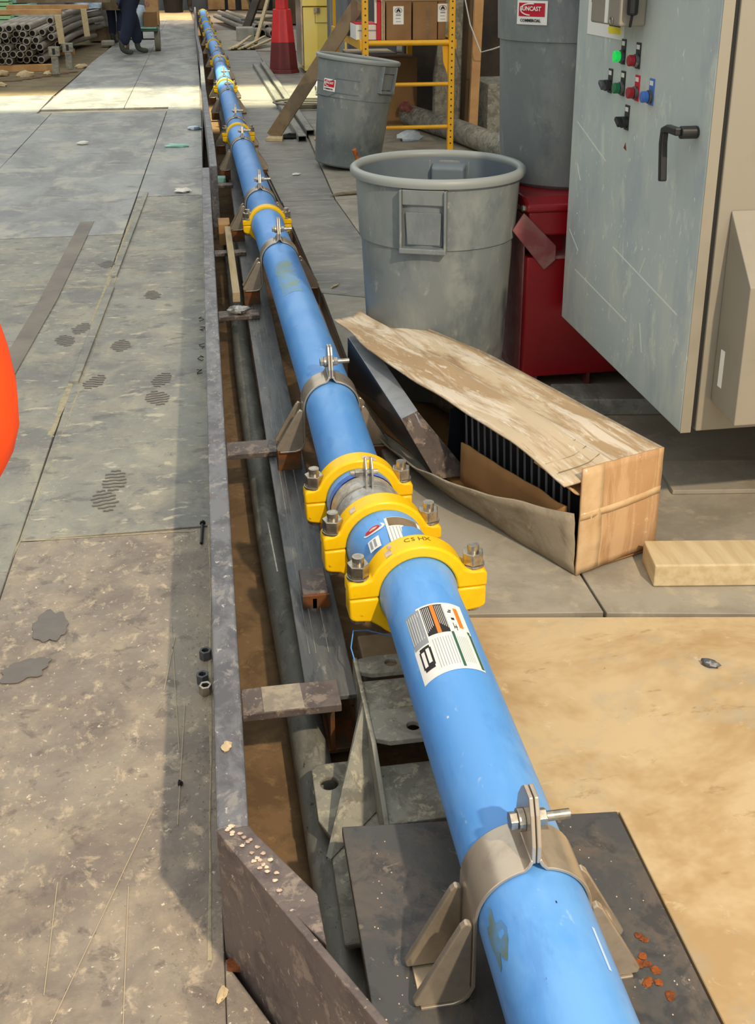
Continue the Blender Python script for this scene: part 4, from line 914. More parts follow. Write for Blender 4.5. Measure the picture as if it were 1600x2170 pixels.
# boot prints (wet tread marks)
def tread(x, y, w_, l_, rot, name='boot_print', m=M['oil'], seed=0, bars=7, solid=False):
    b = B(); rn = random.Random(seed)
    c_, s_ = math.cos(rot), math.sin(rot)
    def T(a, d): return (x + a*c_ - d*s_, y + a*s_ + d*c_)
    if solid:
        pts = []
        for j in range(36):
            t = 2*math.pi*j/36; k = 1 + .30*noise.noise(Vector((2.2*math.cos(t)+seed, 2.2*math.sin(t), seed*3.1)))*1.2 + .05*math.sin(t*9); pts.append(T(w_/2*math.cos(t)*k, l_/2*math.sin(t)*k))
        b.prism(pts, 'z', .0024, .0036)
    else:
        for i in range(bars):
            d = (i/(bars-1)-.5)*l_; ww = w_*math.sqrt(max(.15, 1-(2*d/l_)**2))*rn.uniform(.7, 1)
            seg = 6; up_, dn = [], []
            for j in range(seg+1):
                a = (j/seg-.5)*ww; e_ = d + .12*l_/bars*math.sin(j*1.9+i); up_.append(T(a, e_+l_/bars*.22)); dn.append(T(a, e_-l_/bars*.2))
            b.prism(up_ + dn[::-1], 'z', .0042, .0050)
    o = b.build(name, m, floor); o['kind'] = 'stuff'
tread(-.437, 2.29, .085, .13, .1, seed=1, solid=True); tread(-.47, 2.125, .11, .075, .5, seed=2, solid=True)
for k, (x, y) in enumerate(((-.225, 3.88), (-.235, 3.70), (-.34, 3.05), (-.36, 2.92), (-.30, 5.0), (-.58, 4.55), (-.63, 4.40), (-.40, 4.3), (-.47, 3.9), (-.75, 6.1), (-.55, 5.6))):
    tread(x, y, .09, .13, random.uniform(-.3, .3), seed=k+4)
# long pale scuffs
b = B()
for (xa, ya, xb, yb) in ((-.175, 1.65, -.33, 1.16), (-.21, 1.47, -.20, 1.10), (-.155, 2.25, -.13, 1.8), (-.145, 2.2, -.165, 2.0), (-.33, 1.5, -.325, 1.28), (-.30, 1.05, -.295, .95), (-.4, 1.25, -.4, 1.15), (-.12, 1.95, -.13, 1.6)):
    b.bar((xa, ya, .0022), (xb, yb, .0022), .0013, .0005)
o = b.build('scuff_line', M['scuff'], floor); o['kind'] = 'stuff'

# =================================================================== YELLOW RACK WITH BOXES
r = thing('yellow_rack', 'yellow steel scaffold rack with rungs and punched posts behind the trash cans', 'rack', (1.6, 9.5, 0)); og = r.location.copy()
xr, xl, yf, yb_ = 1.955, 1.262, 8.79, 10.75
for x, y in ((xr, yf), (xl, yf), (xr+.02, yb_), (xl, yb_)):
    po = B().box(x-.024, x+.024, y-.024, y+.024, 0 if y == yf else 0, 1.9).build('post', M['rack'], r, og, bevel=.003)
    if y == yf:
        for k in range(26):
            if .06+k*.05 > 1.3: break
            B().cyl((x, y-.0242, .06+k*.05), (x, y-.0252, .06+k*.05), .007, n=8).build('hole', M['ink'], po, og)
for y in (yf, yb_):
    for z in (.192, .53, .85, 1.19): B().cyl((xl, y, z), (xr, y, z), .016 if z != .85 else .022, n=12).build('rung', M['rack'], r, og, smooth=40)
for x in (xl-.03, xr+.03):
    B().box(x-.012, x+.012, yf, yb_, .80, .875).build('side_rail', M['rack'], r, og, bevel=.003)
B().prism([(xr-.024, .84), (xr-.024, .60), (xr-.06, .70), (xr-.07, .83), (xr-.14, .84)], 'y', yf+.02, yf+.03).build('corner_brace', M['rack'], r, og)
B().box(xl, xr, yf+.01, yb_, .845, .862).build('platform', M['woodg'], r, og)
def cbox(x0, x1, y0, y1, z0, z1, label, m=M['card'], cat='box', group='boxes on the yellow rack'):
    o = thing('cardboard_box', label, cat, ((x0+x1)/2, (y0+y1)/2, z0), group=group); og_ = o.location.copy()
    B().box(x0, x1, y0, y1, z0, z1).build('body', m, o, og_, bevel=.004)
    return o, og_
brn = mat('brown_box', (146, 112, 74), .85, col2=(126, 94, 60), scale=4, amount=.7)
def ship_label(o, og_, xc, y, zc):
    l_ = B().box(xc-.042, xc+.042, y-.002, y, zc-.068, zc+.068).build('label', M['white'], o, og_)
    b = B(); b.tube([(xc+.028*math.cos(t*.63), y-.003, zc+.036+.020*math.sin(t*.63)) for t in range(11)], .0018, 5); b.build('oval', M['ink'], l_, og_)
    b = B(); b.prism([(xc-.016, zc+.024), (xc-.006, zc+.024), (xc, zc+.034), (xc+.006, zc+.024), (xc+.016, zc+.024), (xc+.014, zc+.040), (xc+.004, zc+.048), (xc, zc+.056), (xc-.004, zc+.048), (xc-.014, zc+.040)], 'y', y-.0035, y-.002); b.build('symbol', M['ink'], l_, og_)
    b = B(); b.box(xc-.020, xc+.020, y-.003, y-.002, zc-.004, zc+.008); b.box(xc-.022, xc+.016, y-.003, y-.002, zc-.026, zc-.020); b.box(xc-.018, xc+.020, y-.003, y-.002, zc-.05, zc-.045)
    b.build('print_line', M['greyprint'], l_, og_)
o, g_ = cbox(1.442, 1.640, 8.84, 9.3, .868, 1.165, 'brown carton with a white shipping label, left of the brown boxes on the rack', brn)
ship_label(o, g_, 1.535, 8.84, 1.055)
o, g_ = cbox(1.655, 1.852, 8.86, 9.3, .868, 1.165, 'plain brown carton with faint vertical lettering, middle of the rack', brn)
b = B()
for k in range(9): b.box(1.765, 1.785, 8.858, 8.86, .885+k*.028, .905+k*.028)
q = b.build('vertical_lettering', M['woodg'], o, g_); q['kind'] = 'stuff'
o, g_ = cbox(1.862, 1.925, 8.88, 9.3, .868, 1.165, 'brown carton with a white label half hidden by the right rack post', brn)
cbox(1.93, 1.928+.0, 8.9, 9.3, .868, .869, 'x') if 0 else None
ship_label(o, g_, 1.900, 8.88, 1.07)
for k, x in enumerate((1.404, 1.420)): 
    o = B().box(x, x+.012, 8.87, 9.25, .868, 1.16).build('cardboard_sheet', M['wood']); tag(o, ['thin pale cardboard panel next to the red box', 'thin pale cardboard panel next to the labelled carton'][k], 'panel', 'panels on the rack')
o, g_ = cbox(1.205, 1.385, 8.90, 9.25, .868, .985, 'low red and white printed box on the rack', M['white'])
B().box(1.206, 1.384, 8.901, 9.249, .985, .992).build('red_top', M['redp'], o, g_); B().box(1.22, 1.37, 8.898, 8.90, .935, .945).build('print_line', M['greyprint'], o, g_)
o, g_ = cbox(1.366, 1.400, 8.86, 8.898, .868, 1.17, 'narrow upright red box on the rack', M['redp'])
B().box(1.352, 1.366, 8.865, 8.895, .995, 1.17).build('white_side', M['white'], o, g_)
o, g_ = cbox(1.20, 1.34, 9.4, 10.2, .868, 1.3, 'dark grey case standing at the back of the rack', M['wallg'])

# =================================================================== BACKGROUND, RIGHT
# traffic barrier
r = thing('traffic_barrier', 'red plastic traffic bollard on a maroon octagonal base', 'bollard', (1.09, 15.5, 0))
def octo(r0_, r1_, z0, z1, m, name):
    B().cyl((0, 0, z0), (0, 0, z1), r0_, r1_, n=8, rot=math.pi/8).build(name, m, r, bevel=.006)
octo(.225, .215, 0, .05, M['barrierd'], 'base'); octo(.205, .170, .05, .40, M['barrierd'], 'lower_cone'); octo(.170, .128, .40, .83, M['barrier'], 'upper_cone'); octo(.092, .085, .83, 1.25, M['barrier'], 'neck')
# yellow job box
r = thing('yellow_job_box', 'tall yellow steel job box behind the red bollard', 'box', (1.62, 15.6, 0)); og = r.location.copy()
B().box(1.36, 1.95, 15.3, 16.2, .03, .86).build('body', M['crate'], r, og, bevel=.01); B().box(1.35, 1.96, 15.28, 16.22, .87, 1.05).build('lid', M['crate'], r, og, bevel=.01)
B().box(1.50, 1.58, 15.27, 15.30, .78, .85).build('latch', M['zinc'], r, og); B().box(1.4, 1.9, 15.35, 16.1, 0, .03).build('skid', M['ink'], r, og)
b = B(); b.box(1.515, 1.52, 15.292, 15.30, .66, .78); b.box(1.515, 1.75, 15.292, 15.30, .655, .662); b.build('stamped_line', M['woodg'], r, og)
B().box(1.33, 1.352, 15.32, 16.15, .1, .98).build('side_panel', M['clampgrey'], r, og)
# slate machine column
r = thing('machine_column', 'slate grey steel machine column beside the yellow job box', 'column', (1.66, 14.0, 0)); og = r.location.copy()
B().box(1.56, 1.74, 13.9, 14.2, 0, 2.2).build('body', M['wallg'], r, og, bevel=.01); B().cyl((1.64, 13.9, .98), (1.64, 13.86, .98), .05, n=16).build('wheel', M['steel'], r, og); B().box(1.6, 1.7, 13.87, 13.9, .84, .89).build('latch', M['ink'], r, og)
B().box(1.5, 1.8, 13.8, 14.4, 0, .05).build('base', M['wallg'], r, og)
# caster
r = thing('caster_wheel', 'small white caster wheel behind the leaning trash can', 'wheel', (1.27, 12.8, 0))
B().cyl((-.012, 0, .085), (.012, 0, .085), .085, n=24).build('tyre', M['whitep'], r, bevel=.006); B().cyl((-.018, 0, .085), (.018, 0, .085), .035, n=12).build('hub', M['steel'], r); B().bar((0, 0, .085), (.09, .05, .19), .02, .03).build('fork', M['galv'], r)
# leaning plank
b = B().bar((.56, 9.62, .02), (1.285, 9.25, 1.14), .115, .035, up=(.3, 1, 0)); o = b.build('leaning_plank', M['woodg'], origin=(.56, 9.6, 0), bevel=.004); tag(o, 'weathered plank leaning up to the right against the rack', 'plank')
o = B().prism([(.49, 9.50), (.63, 9.45), (.66, 9.66), (.56, 9.72)], 'z', .0005, .03).build('wood_wedge', M['wood'], origin=(.56, 9.6, 0), bevel=.004); tag(o, 'pale wooden wedge at the foot of the leaning plank', 'wedge')
bit('dark_rag', .72, 9.62, .002, .11, .05, .03, M['rubber'], 'dark rag on the floor right of the plank foot', 'rag', 3, .2)
# long channels on the floor
for k, (xa, ya, xb, yb) in enumerate(((.80, 9.42, .74, 16.3), (.90, 9.75, .86, 16.6))):
    p0 = Vector((xa, ya, .0005)); p1 = Vector((xb, yb, .0005)); b = B()
    for dx, w_, h_, z in ((-.035, .006, .05, .025), (.035, .006, .05, .025), (0, .07, .006, .047)): b.bar(p0+Vector((dx, 0, z)), p1+Vector((dx, 0, z)), w_, h_)
    o = b.build('steel_channel', M['conduit'], origin=p0); tag(o, ['long grey steel channel on the floor, left of the pair', 'long grey steel channel on the floor, right of the pair'][k], 'channel', 'steel channels lying on the right floor')
bit('wood_bit', .95, 9.50, .002, .035, .10, .02, M['woodo'], 'brown wood offcut at the end of the right steel channel', 'offcut', 5)
# stack of laths and concrete block
for k in range(9):
    a = .45 + .05*k + random.uniform(-.05, .05); x = .45 + .055*k; y = 19.4 + .02*k
    o = B().bar((x, y, .02 + .015*(k % 3)), (x+.45*math.sin(a)+.1, y+1.5*math.cos(a), .05+.05*(k % 3)), .05, .022).build('wood_lath', M['wood'], origin=(x, y, .02)); tag(o, 'pale thin wood lath in the loose pile right of the far pipe', 'lath', 'loose laths right of the far pipe')
o = B().box(.66, .98, 21.6, 22.1, 0, .24).build('concrete_block', M['concrete'], origin=(.8, 21.8, 0), bevel=.01); tag(o, 'pale concrete block behind the lath pile', 'block')
for k in range(4):
    x = .36 + .10*k; z = .08 + .09*(k % 2)
    o = B().ring((x+.65, 23.0, z), (x, 28.5, z+.05), .05, .042, 14).build('steel_pipe', M['pipeg'], origin=(x+.65, 23, z)); tag(o, 'bare steel pipe end in the low heap behind the concrete block', 'pipe', 'pipes behind the concrete block')
for k, x in enumerate((1.16, 1.40)):
    b = B().ring((x, 22.3, .085), (x-.3, 25.5, .085), .085, .074, 18); o = b.build('short_pipe', M['pipeg'], origin=(x, 22.3, 0)); tag(o, ['open-ended short pipe beside the concrete block', 'second open-ended short pipe, to the right of the other'][k], 'pipe')
r = thing('hose_coil', 'grey hose coiled on the floor with one end curling up', 'hose', (1.3, 24, 0))
pts = [(.45*math.cos(t*.5), .45*math.sin(t*.5), .05+.012*t) for t in range(30)] + [(-.2, .3, .45), (-.35, .25, .75), (-.1, .2, 1.0), (.3, .2, 1.1)]
B().tube(pts, .03, 8).build('coil', M['hose'], r, smooth=60)
for k in range(3):
    r_ = B().tube([(1.05+.28*math.cos(t*.35)*(1+.12*k), 11.7+.22*math.sin(t*.35)*(1+.12*k), .02+.02*k) for t in range(19)], .012, 8).build('hose_loop', M['hose'], origin=(1.05, 11.7, .02), smooth=60)
    tag(r_, 'thin grey hose loop on the floor left of the leaning trash can', 'hose', 'hose loops behind the leaning can')
# scrim of dark stuff and leaning timbers at the far right
o = B().bar((.95, 20.6, .02), (1.55, 21.5, 1.6), .06, .04).build('leaning_pole', M['wood'], origin=(.95, 20.6, 0)); tag(o, 'thin pale pole leaning up to the right beyond the laths', 'pole')
o = B().bar((.80, 22.4, .02), (1.5, 23.5, 1.5), .16, .06).build('leaning_beam', M['walld'], origin=(.8, 22.4, 0)); tag(o, 'dark beam leaning beside the pale pole', 'beam')
for k, (x, m, lab_) in enumerate(((2.08, M['olddust'], 'torn pale plasterboard sheet leaning behind the rack post'), (2.19, M['wallb'], 'brown sheet leaning right of the torn plasterboard'))):
    o = B().prism([(x-.10+.0*k, 0.0), (x+.14, 0.0), (x+.17, 1.9), (x-.04, 1.9), (x-.05, .9), (x-.10, .5)], 'y', 9.6+.12*k, 9.64+.12*k).build('leaning_sheet', m, origin=(x, 9.6, 0), bevel=.003); tag(o, lab_, 'sheet')
o = B().bar((2.22, 9.1, 0.13), (2.27, 9.1, 2.1), .075, .05, up=(0, 1, 0)).build('timber_post', M['woodo'], origin=(2.22, 9.1, .13), bevel=.004); tag(o, 'upright orange-brown timber post in a metal shoe', 'post')
o = B().tube([(2.20+.06*math.cos(t), 9.07, .06+.07*math.sin(t)) for t in [i*.42-.6 for i in range(11)]], .014, 8).build('post_shoe', M['chip'], origin=(2.2, 9.07, 0), smooth=60); tag(o, 'rounded pale metal shoe at the foot of the timber post', 'shoe')
o = B().box(2.32, 2.75, 9.0, 9.6, 0, .50).build('concrete_block', M['olddust'], origin=(2.5, 9.3, 0), bevel=.01); tag(o, 'large dusty block between the timber post and the tall trash can', 'block')
o = B().tube([(1.55, 10.9, .10), (1.85, 10.3, .10), (2.1, 9.2, .10), (2.3, 8.0, .095)], .095, 20).build('large_pipe', M['olddust'], origin=(1.9, 9.5, 0), smooth=40); tag(o, 'thick dusty tan pipe lying on the floor under the rack', 'pipe')
o = B().tube([(2.10, 9.0, 1.2), (2.13, 8.9, .98), (2.20, 8.8, .77), (2.27, 8.7, .80), (2.36, 8.5, .86)], .006, 8).build('white_cable', M['cable'], origin=(2.1, 9, .8), smooth=60); tag(o, 'white cable hanging in a loop before the timber post', 'cable')
bit('cloth_rag', 1.72, 9.35, .002, .12, .06, .05, M['bag'], 'pale blue and white rag on the floor under the rack', 'rag', 7, .5)
bit('purple_scrap', 1.80, 10.0, .16, .06, .06, .06, M['reddust'], 'dull purple plastic scrap on the thick tan pipe', 'scrap', 3)
o = B().box(2.0, 3.6, 11.2, 11.3, 0, 3).build('dark_partition', M['walld'], origin=(2.8, 11.2, 0)); tag(o, 'dark partition panel behind the rack and timber post', 'partition')
o = B().box(1.5, 2.0, 11.6, 12.2, 0, .55).build('storage_crate', M['walld'], origin=(1.75, 11.9, 0), bevel=.01); tag(o, 'dark crate standing under and behind the rack', 'crate')
o = B().box(1.55, 1.95, 10.2, 10.6, .0, .62).build('brown_carton', brn, origin=(1.75, 10.4, 0), bevel=.006); tag(o, 'brown carton on the floor in the shade below the rack', 'box')
for k, (x, y, w_, h_) in enumerate(((2.3, 18, .8, 1.3), (2.0, 22, 1.1, 1.6), (1.9, 27, 1.6, 1.5))):
    o = B().box(x, x+w_, y, y+1.2, 0, h_).build('machine_housing', [M['wallg'], M['walld'], M['wallb']][k], origin=(x, y, 0), bevel=.02); tag(o, ['grey machine housing beyond the yellow job box', 'dark machine housing beyond the hose coil', 'brown machine housing at the far right wall'][k], 'machine')

# =================================================================== BACKGROUND, LEFT
# bundle of steel pipes
pr = .050; cnt = 0; first_p = None
for row in range(6):
    for k in range(7 - (row % 2)):
        x = -2.28 - k*pr*2.06 - (row % 2)*pr; z = .115 + row*pr*1.76; 
        if row == 5 and k < 1: continue
        jy = random.uniform(0, .55) if k > 0 else random.uniform(.3, .8)
        y = 16.35 + jy; 
        if first_p is None:
            first_p = thing('steel_pipe', 'open grey steel pipe in the big strapped bundle on the left', 'pipe', (0, 0, 0), group='pipes in the strapped bundle')
            pts = [(0, 0, 0), (0, 2.2, .0), (.10, 3.4, .02), (.34, 4.8, .02)]
            B().tube(pts, pr, 16, cap=False).build('tube', M['pipeg'], first_p, smooth=40); B().ring((0, -.001, 0), (0, .02, 0), pr, pr*.74, 16).build('end_rim', M['pipeg'], first_p); B().cyl((0, .012, 0), (0, .016, 0), pr*.80, n=16).build('bore', M['bore'], first_p)
            o = first_p
        else: o = copy_tree(first_p)
        o.location = (x, y, z); cnt += 1
for k, (x, y, z) in enumerate(((-2.16, 17.2, .62), (-2.17, 17.3, .50), (-2.16, 17.1, .40), (-2.13, 17.6, .26))):
    o = copy_tree(first_p); o.location = (x, y, z); o['label'] = ['topmost grey pipe at the right edge of the strapped bundle', 'second grey pipe from the top at the right edge of the bundle', 'third grey pipe from the top at the right edge, sticking out farthest', 'lowest grey pipe at the right edge, resting by the metal stands'][k]; o['group'] = 'pipes at the right of the bundle'
for k, (y, z, xr_, lab_) in enumerate(((17.6, .69, -2.03, 'front orange timber batten laid across the pipe bundle'), (19.1, .70, -1.78, 'middle orange timber batten laid across the pipe bundle'), (20.2, .76, -1.5, 'rear brown timber batten across the pipe bundle'))):
    o = B().box(-3.05, xr_, y-.05, y+.05, z, z+.07).build('cross_batten', [M['woodo'], M['woodo'], M['woodg']][k], origin=(xr_, y, z), bevel=.004); tag(o, lab_, 'batten', 'battens on the pipe bundle')
for k, (x, y, z0, z1) in enumerate(((-2.02, 17.15, .30, .70), (-1.80, 18.7, .30, .72))):
    o = B().bar((x, y, z0), (x-.02, y, z1), .09, .05, up=(0, 1, 0)).build('side_stake', M['wood'], origin=(x, y, z0), bevel=.004); tag(o, ['pale wooden stake holding the front of the pipe bundle', 'pale wooden stake farther along the pipe bundle'][k], 'stake', 'stakes beside the pipe bundle')
for k, (x, y) in enumerate(((-1.97, 15.75), (-1.86, 16.4))):
    r = thing('steel_stand', ['grey steel stand foot below the front stake', 'second grey steel stand foot just behind the first'][k], 'stand', (x, y, 0), group='stands under the pipe bundle')
    B().box(-.045, .045, -.04, .04, 0, .24).build('upright', M['olddust'], r, bevel=.004); B().box(-.07, .07, -.05, .05, .24, .36).build('head', M['olddust'], r, bevel=.004); B().box(-.018, .018, -.052, -.05, .26, .34).build('slot', M['ink'], r)
for k in range(2):
    y = (16.6, 19.4)[k]; o = B().box(-3.05, -2.1, y-.08, y+.08, -.028, .06).build('bearer_timber', M['woodo'], origin=(-3, y, 0)); tag(o, ['timber bearer under the open ends of the pipe bundle', 'timber bearer under the rear of the pipe bundle'][k], 'timber')
for k, (x, y, s) in enumerate(((-2.35, 15.6, .12), (-2.7, 15.9, .10), (-2.1, 15.9, .08), (-2.9, 14.8, .08), (-2.5, 14.6, .06), (-1.75, 16.9, .08))):
    bit('wood_scrap', x, y, -.025, s, s*.6, s*.5, M['wood'], 'splintered pale wood scrap on the dirt before the pipe bundle', 'scrap', k+1, k*.7, 'wood scraps before the pipe bundle')
for k in range(7):
    x = -2.6 + .2*k*.5; y = 15.0 + .17*k; 
    o = B().bar((x-.4, y, -.02), (x+.25, y+.25, -.015), .05, .015).build('broken_lath', M['woodg'], origin=(x, y, -.025)); tag(o, 'flat broken lath on the dirt near the pipe bundle', 'lath', 'broken laths on the dirt')
o = B().box(-1.78, -1.55, 20.8, 21.0, .0, .09).build('concrete_block', M['concrete'], origin=(-1.66, 20.9, 0), bevel=.02); tag(o, 'small pale block on the deck edge beside the workers', 'block')
# sheets stack top left
for k in range(11):
    z = .33 + k*.075; s = .04*math.sin(k*2.1)
    o = B().box(-4.0, -3.08+s, 21.7, 22.6, z, z+.06).build('panel_sheet', M['sheett'], origin=(-3.5, 22, z), bevel=.004); tag(o, 'pale teal foam sheet in the stack behind the pipe bundle', 'sheet', 'teal sheets stacked at the left')
for k in range(11):
    z = .30 + k*.075; o = B().box(-4.3, -3.34, 21.2, 21.65, z, z+.06).build('panel_sheet', M['sheetg'], origin=(-3.8, 21.4, z), bevel=.004); tag(o, 'pale green foam sheet at the left frame edge', 'sheet', 'green sheets stacked at the left')
o = B().box(-4.3, -3.1, 21.2, 22.6, -.02, .30).build('sheet_trolley', M['wallg'], origin=(-3.6, 22, 0)); tag(o, 'grey support under the teal and green sheets', 'trolley')
o = B().box(-3.2, -2.2, 23.2, 23.4, 0, 2).build('grey_partition', M['wallg'], origin=(-3, 23, 0)); tag(o, 'grey corrugated partition behind the stacked sheets', 'partition')
def sackf(name, x, y, z, rx, ry, rz, m, label, seed): 
    o = B().blob((0, 0, rz*.55), rx, ry, rz, seed, .35, 24).build(name, m, smooth=60); o.location = (x, y, z); tag(o, label, 'bag'); return o
sackf('plastic_bag', -2.05, 20.9, .64, .26, .2, .16, M['bag'], 'crumpled pale blue plastic bag on the pipe bundle', 3)
sackf('grey_sack', -1.78, 22.3, .26, .36, .3, .34, M['sack'], 'pale grey bundled sack behind the pipe bundle', 5)
o = B().box(-2.1, -1.5, 22.1, 22.6, 0, .26).build('sack_pallet', M['woodg'], origin=(-1.8, 22.3, 0)); tag(o, 'wooden crate under the pale grey sack', 'crate')
o = B().box(-2.42, -2.15, 20.6, 21.0, .76, .90).build('blue_case', M['bluebag'], origin=(-2.3, 20.8, .76), bevel=.01); tag(o, 'dark blue case on the pipe bundle left of the plastic bag', 'case')
# cart with boxes
r = thing('hand_cart', 'green two-wheeled platform cart behind the worker', 'cart', (-.85, 19.6, 0))
B().box(-.42, .14, -.35, .6, .33, .38).build('platform', M['greenp'], r, bevel=.01); B().box(-.40, .12, -.36, -.1, .38, .40).build('platform_mat', M['sheett'], r)
for x in (-.42, .11):
    wl = B().ring((x-.045, .0, .19), (x+.045, .0, .19), .19, .14, 28).build('wheel', M['hose'], r, smooth=40)
    B().ring((x-.015, 0, .19), (x+.015, 0, .19), .142, .125, 24).build('rim', M['olddust'], wl); b = B()
    for k in range(6): b.bar((x, .13*math.cos(k*1.047), .19+.13*math.sin(k*1.047)), (x, 0, .19), .006, .006)
    b.build('spokes', M['olddust'], wl)
B().cyl((-.42, 0, .19), (.11, 0, .19), .012, n=8).build('axle', M['steel'], r); B().bar((-.15, 0, .19), (-.15, 0, .33), .05, .05).build('bracket', M['ink'], r)
B().tube([(-.35, .55, .38), (-.35, .7, 1.0), (.05, .7, 1.0), (.05, .55, .38)], .016, 8).build('push_handle', M['greenp'], r)
o = B().box(-.93, -.72, 19.28, 19.55, .401, .64).build('cardboard_box', brn, origin=(-.8, 19.4, .4), bevel=.006); tag(o, 'brown box on the green cart', 'box')
o = B().blob((0, 0, .16), .14, .12, .26, 4, .25, 20).build('white_bag', M['bag'], smooth=60); o.location = (-1.05, 19.5, .39); tag(o, 'white plastic bag on the green cart beside the brown box', 'bag')
o = B().box(-.92, -.70, 20.0, 20.25, .385, 1.0).build('orange_crate', M['woodo'], origin=(-.8, 20.1, .38), bevel=.01); tag(o, 'upright orange crate at the back of the cart', 'crate')
o = B().cyl((-.75, 33.5, 0), (-.75, 33.5, .55), .25, .3, n=20).build('dark_bin', M['ink'], origin=(-.75, 33.5, 0)); tag(o, 'dark green bin at the far end of the deck', 'bin')

# =================================================================== PEOPLE
def skin_mesh(name, joints, edges, m, parent, root=0, sub=2):
    me = bpy.data.meshes.new(name); me.from_pydata([j[0] for j in joints], edges, []); me.materials.append(m)
    o = bpy.data.objects.new(name, me); C.objects.link(o); o.parent = parent
    md = o.modifiers.new('skin', 'SKIN'); md.use_smooth_shade = True
    if not me.skin_vertices: bpy.data.objects.remove(o); raise RuntimeError('skin')
    for i, j in enumerate(joints):
        rr_ = j[1]; me.skin_vertices[0].data[i].radius = rr_ if isinstance(rr_, tuple) else (rr_, rr_)
    me.skin_vertices[0].data[root].use_root = True
    s = o.modifiers.new('sub', 'SUBSURF'); s.levels = sub; s.render_levels = sub
    return o
def person(loc, rz, label, top_m, leg_m, stride=.0, elbow=0.0, lean=0., scale=1., knees=0., bulk=1., coat=None, ez=1.13, fw=1.):
    rt = thing('person', label, 'person', loc, rz)
    # local frame: facing -y, right hand at -x
    hipz, shz = .93, 1.42
    lx = .10
    f = [(-lx, stride*.5, .08), (lx, -stride*.5, .08)]
    J = [((0, 0, hipz), (.15, .11)), ((0, -lean*.4, 1.15), (.135, .10)), ((0, -lean, 1.36), (.165, .105)), ((0, -lean*1.1, 1.49), .056), ((0, -lean*1.15-.01, 1.56), .056)]
    E = [(0, 1), (1, 2), (2, 3), (3, 4)]
    arms = {}
    for s in (-1, 1):
        e = elbow
        sh = (s*.185, -lean, 1.41); el = (s*(.235+.10*e), -lean+.03+.05*e, ez); wr = (s*(.255-.10*e), -lean-.03-(.05+.16*e)*fw, .90+.06*e-(.06 if fw < 1 else 0))
        n0 = len(J); J += [(sh, .052), (el, .042), (wr, .028)]; E += [(2, n0), (n0, n0+1), (n0+1, n0+2)]; arms[s] = (sh, el, wr)
        ft = f[0 if s < 0 else 1]; kn = (s*lx*1.05, ft[1]*.5-.05-knees, .50); n1 = len(J)
        J += [((s*lx, 0, .84), .088), (kn, .056), (ft, .038), ((ft[0], ft[1]-.12, .035), (.036, .028))]; E += [(0, n1), (n1, n1+1), (n1+1, n1+2), (n1+2, n1+3)]
    body = skin_mesh('body', J, E, M['skin'], rt)
    hx, hy = 0, -lean*1.15-.02
    b = B(); n = 20; rows = 14; vs = []
    for i in range(rows+1):
        t = math.pi*i/rows
        for j in range(n):
            a = 2*math.pi*j/n; x = math.sin(t)*math.cos(a)*.076; y = math.sin(t)*math.sin(a)*.096; z = math.cos(t)*.118
            if z < 0: k = 1-.30*(-z/.118)**1.5; x *= k; y *= (k if y > 0 else k*.97+.03)
            if y < 0 and abs(x) < .016 and -.035 < z < .02: y -= .020*(1-abs(x)/.016)*(1-abs(z+.022)/.045)
            if y < 0 and abs(abs(x)-.030) < .016 and abs(z-.012) < .014: y += .008
            vs.append((hx+x, hy+y, 1.645+z))
    b.add(vs, [(i*n+j, (i+1)*n+j, (i+1)*n+(j+1) % n, i*n+(j+1) % n) for i in range(rows) for j in range(n)])
    head = b.build('head', M['skin'], rt, smooth=80)
    for s in (-1, 1):
        B().blob((hx+s*.030, hy-.082, 1.657), .010, .006, .006, 1, 0, 10, False).build('eye', M['ink'], head)
        B().blob((hx+s*.077, hy+.008, 1.645), .010, .018, .030, 1, .1, 10, False).build('ear', M['skin'], head, smooth=60)
    B().blob((hx, hy-.090, 1.592), .022, .005, .005, 1, 0, 10, False).build('mouth', M['redb'], head)
    b = B(); vs = []
    for i in range(9):
        t = math.pi*.62*i/8
        for j in range(n):
            a = 2*math.pi*j/n; k = 1.07; y = math.sin(t)*math.sin(a)*.096*k; z = math.cos(t)*.118*k
            if math.sin(a) < -.2 and z < .045: z = .045 + z*.05
            vs.append((hx+math.sin(t)*math.cos(a)*.076*k, hy+y, 1.645+z))
    b.add(vs, [(i*n+j, (i+1)*n+j, (i+1)*n+(j+1) % n, i*n+(j+1) % n) for i in range(8) for j in range(n)]); b.build('hair', M['hair'], rt, smooth=80)
    for s in (-1, 1):
        sh, el, wr = arms[s]; d = (Vector(wr)-Vector(el)).normalized(); c0 = Vector(wr)+d*.02; side = Vector((0, -1, 0)); side = (side-d*side.dot(d)).normalized(); nrm = d.cross(side)
        JJ = [(tuple(Vector(wr)-d*.015), .026), (tuple(c0+d*.035), (.036, .016)), (tuple(c0+d*.075), (.038, .015))]; EE = [(0, 1), (1, 2)]
        for k, (o_, L_) in enumerate(((-.028, .072), (-.009, .080), (.010, .075), (.028, .058))):
            p0 = c0+d*.082+side*(-o_); p1 = p0+d*L_*.45+nrm*.004*s; p2 = p1+d*L_*.35+nrm*.014*s; p3 = p2+d*L_*.15+nrm*.014*s; m0 = len(JJ)
            JJ += [(tuple(p0), .0095), (tuple(p1), .009), (tuple(p2), .008), (tuple(p3), .007)]; EE += [(2, m0), (m0, m0+1), (m0+1, m0+2), (m0+2, m0+3)]
        m0 = len(JJ); p0 = c0+d*.03+side*.032; p1 = p0+d*.03+side*.018; p2 = p1+d*.028+side*.004; JJ += [(tuple(p0), .012), (tuple(p1), .010), (tuple(p2), .008)]; EE += [(1, m0), (m0, m0+1), (m0+1, m0+2)]
        skin_mesh('hand', JJ, EE, M['skin'], rt, 1, 1)
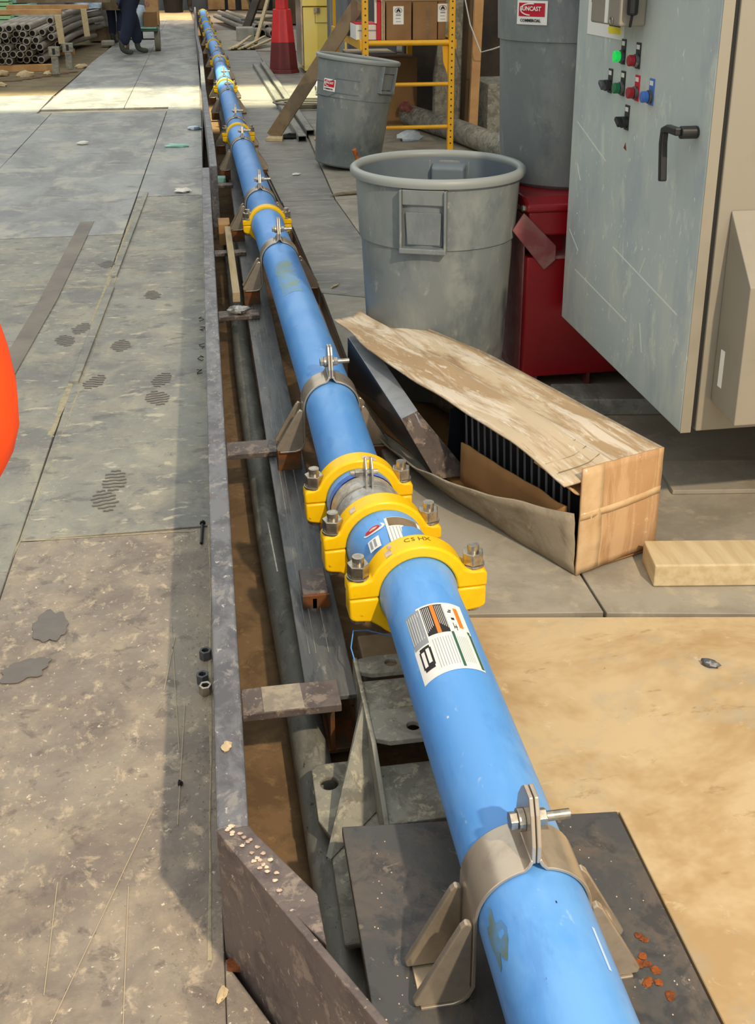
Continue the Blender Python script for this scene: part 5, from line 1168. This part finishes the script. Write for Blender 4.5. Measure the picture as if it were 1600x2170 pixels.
    # clothing follows the body
    Jt = [((0, 0, hipz-.02), (.178, .135)), ((0, -lean*.4, 1.15), (.165, .128)), ((0, -lean, 1.35), (.185, .128)), ((0, -lean*1.1, 1.455), .075)]; Et = [(0, 1), (1, 2), (2, 3)]
    for s in (-1, 1):
        sh, el, wr = arms[s]; n0 = len(Jt); w2 = Vector(el).lerp(Vector(wr), .9)
        Jt += [(sh, .075), (el, .068 if fw else .106), (tuple(w2), .048)]; Et += [(2, n0), (n0, n0+1), (n0+1, n0+2)]
    skin_mesh('jacket', Jt, Et, top_m, rt)
    Jl = [((0, 0, hipz-.02), (.165, .13))]; El = []
    for s in (-1, 1):
        ft = f[0 if s < 0 else 1]; kn = (s*lx*1.05, ft[1]*.5-.05-knees, .50); n0 = len(Jl)
        Jl += [((s*lx, 0, .80), .105*bulk), (kn, .082*bulk), ((ft[0], ft[1], .14), .068*bulk)]; El += [(0, n0), (n0, n0+1), (n0+1, n0+2)]
        skin_mesh('boot', [((ft[0], ft[1]+.01, .26), .052), ((ft[0], ft[1]+.01, .09), .050), ((ft[0], ft[1]-.06, .052), (.048, .046)), ((ft[0], ft[1]-.17, .042), (.046, .038))], [(0, 1), (1, 2), (2, 3)], M['boot'], rt, 0)
    skin_mesh('trousers', Jl, El, leg_m, rt)
    if coat:
        B().lathe([(.185, 1.0), (.205, .85), (.225, .60), (.215, .60), (.17, 1.0)], n=24, close=True).build('coat_skirt', coat, rt, smooth=60)
    rt.scale = (scale,)*3
    return rt
person((-1.15, 18.85, 0), math.radians(115), 'worker in navy trousers and dark boots standing by the green cart', M['shirt'], M['navy'], stride=.34, lean=.10, bulk=1.3)
person((-1.52, 21.2, 0), math.radians(160), 'worker in a long brown coat behind the one in navy trousers', M['brownc'], M['navy'], stride=.12, coat=M['brownc'])
person((-.42, 33.6, 0), math.radians(20), 'distant small figure in dark clothes at the end of the deck', M['walld'], M['walld'], stride=.25)
person((-.573, 1.17, 0), math.radians(188), 'person in a bright orange jacket, only the elbow showing at the left frame edge', M['orange'], M['orange'], elbow=.35, ez=.985, fw=0)
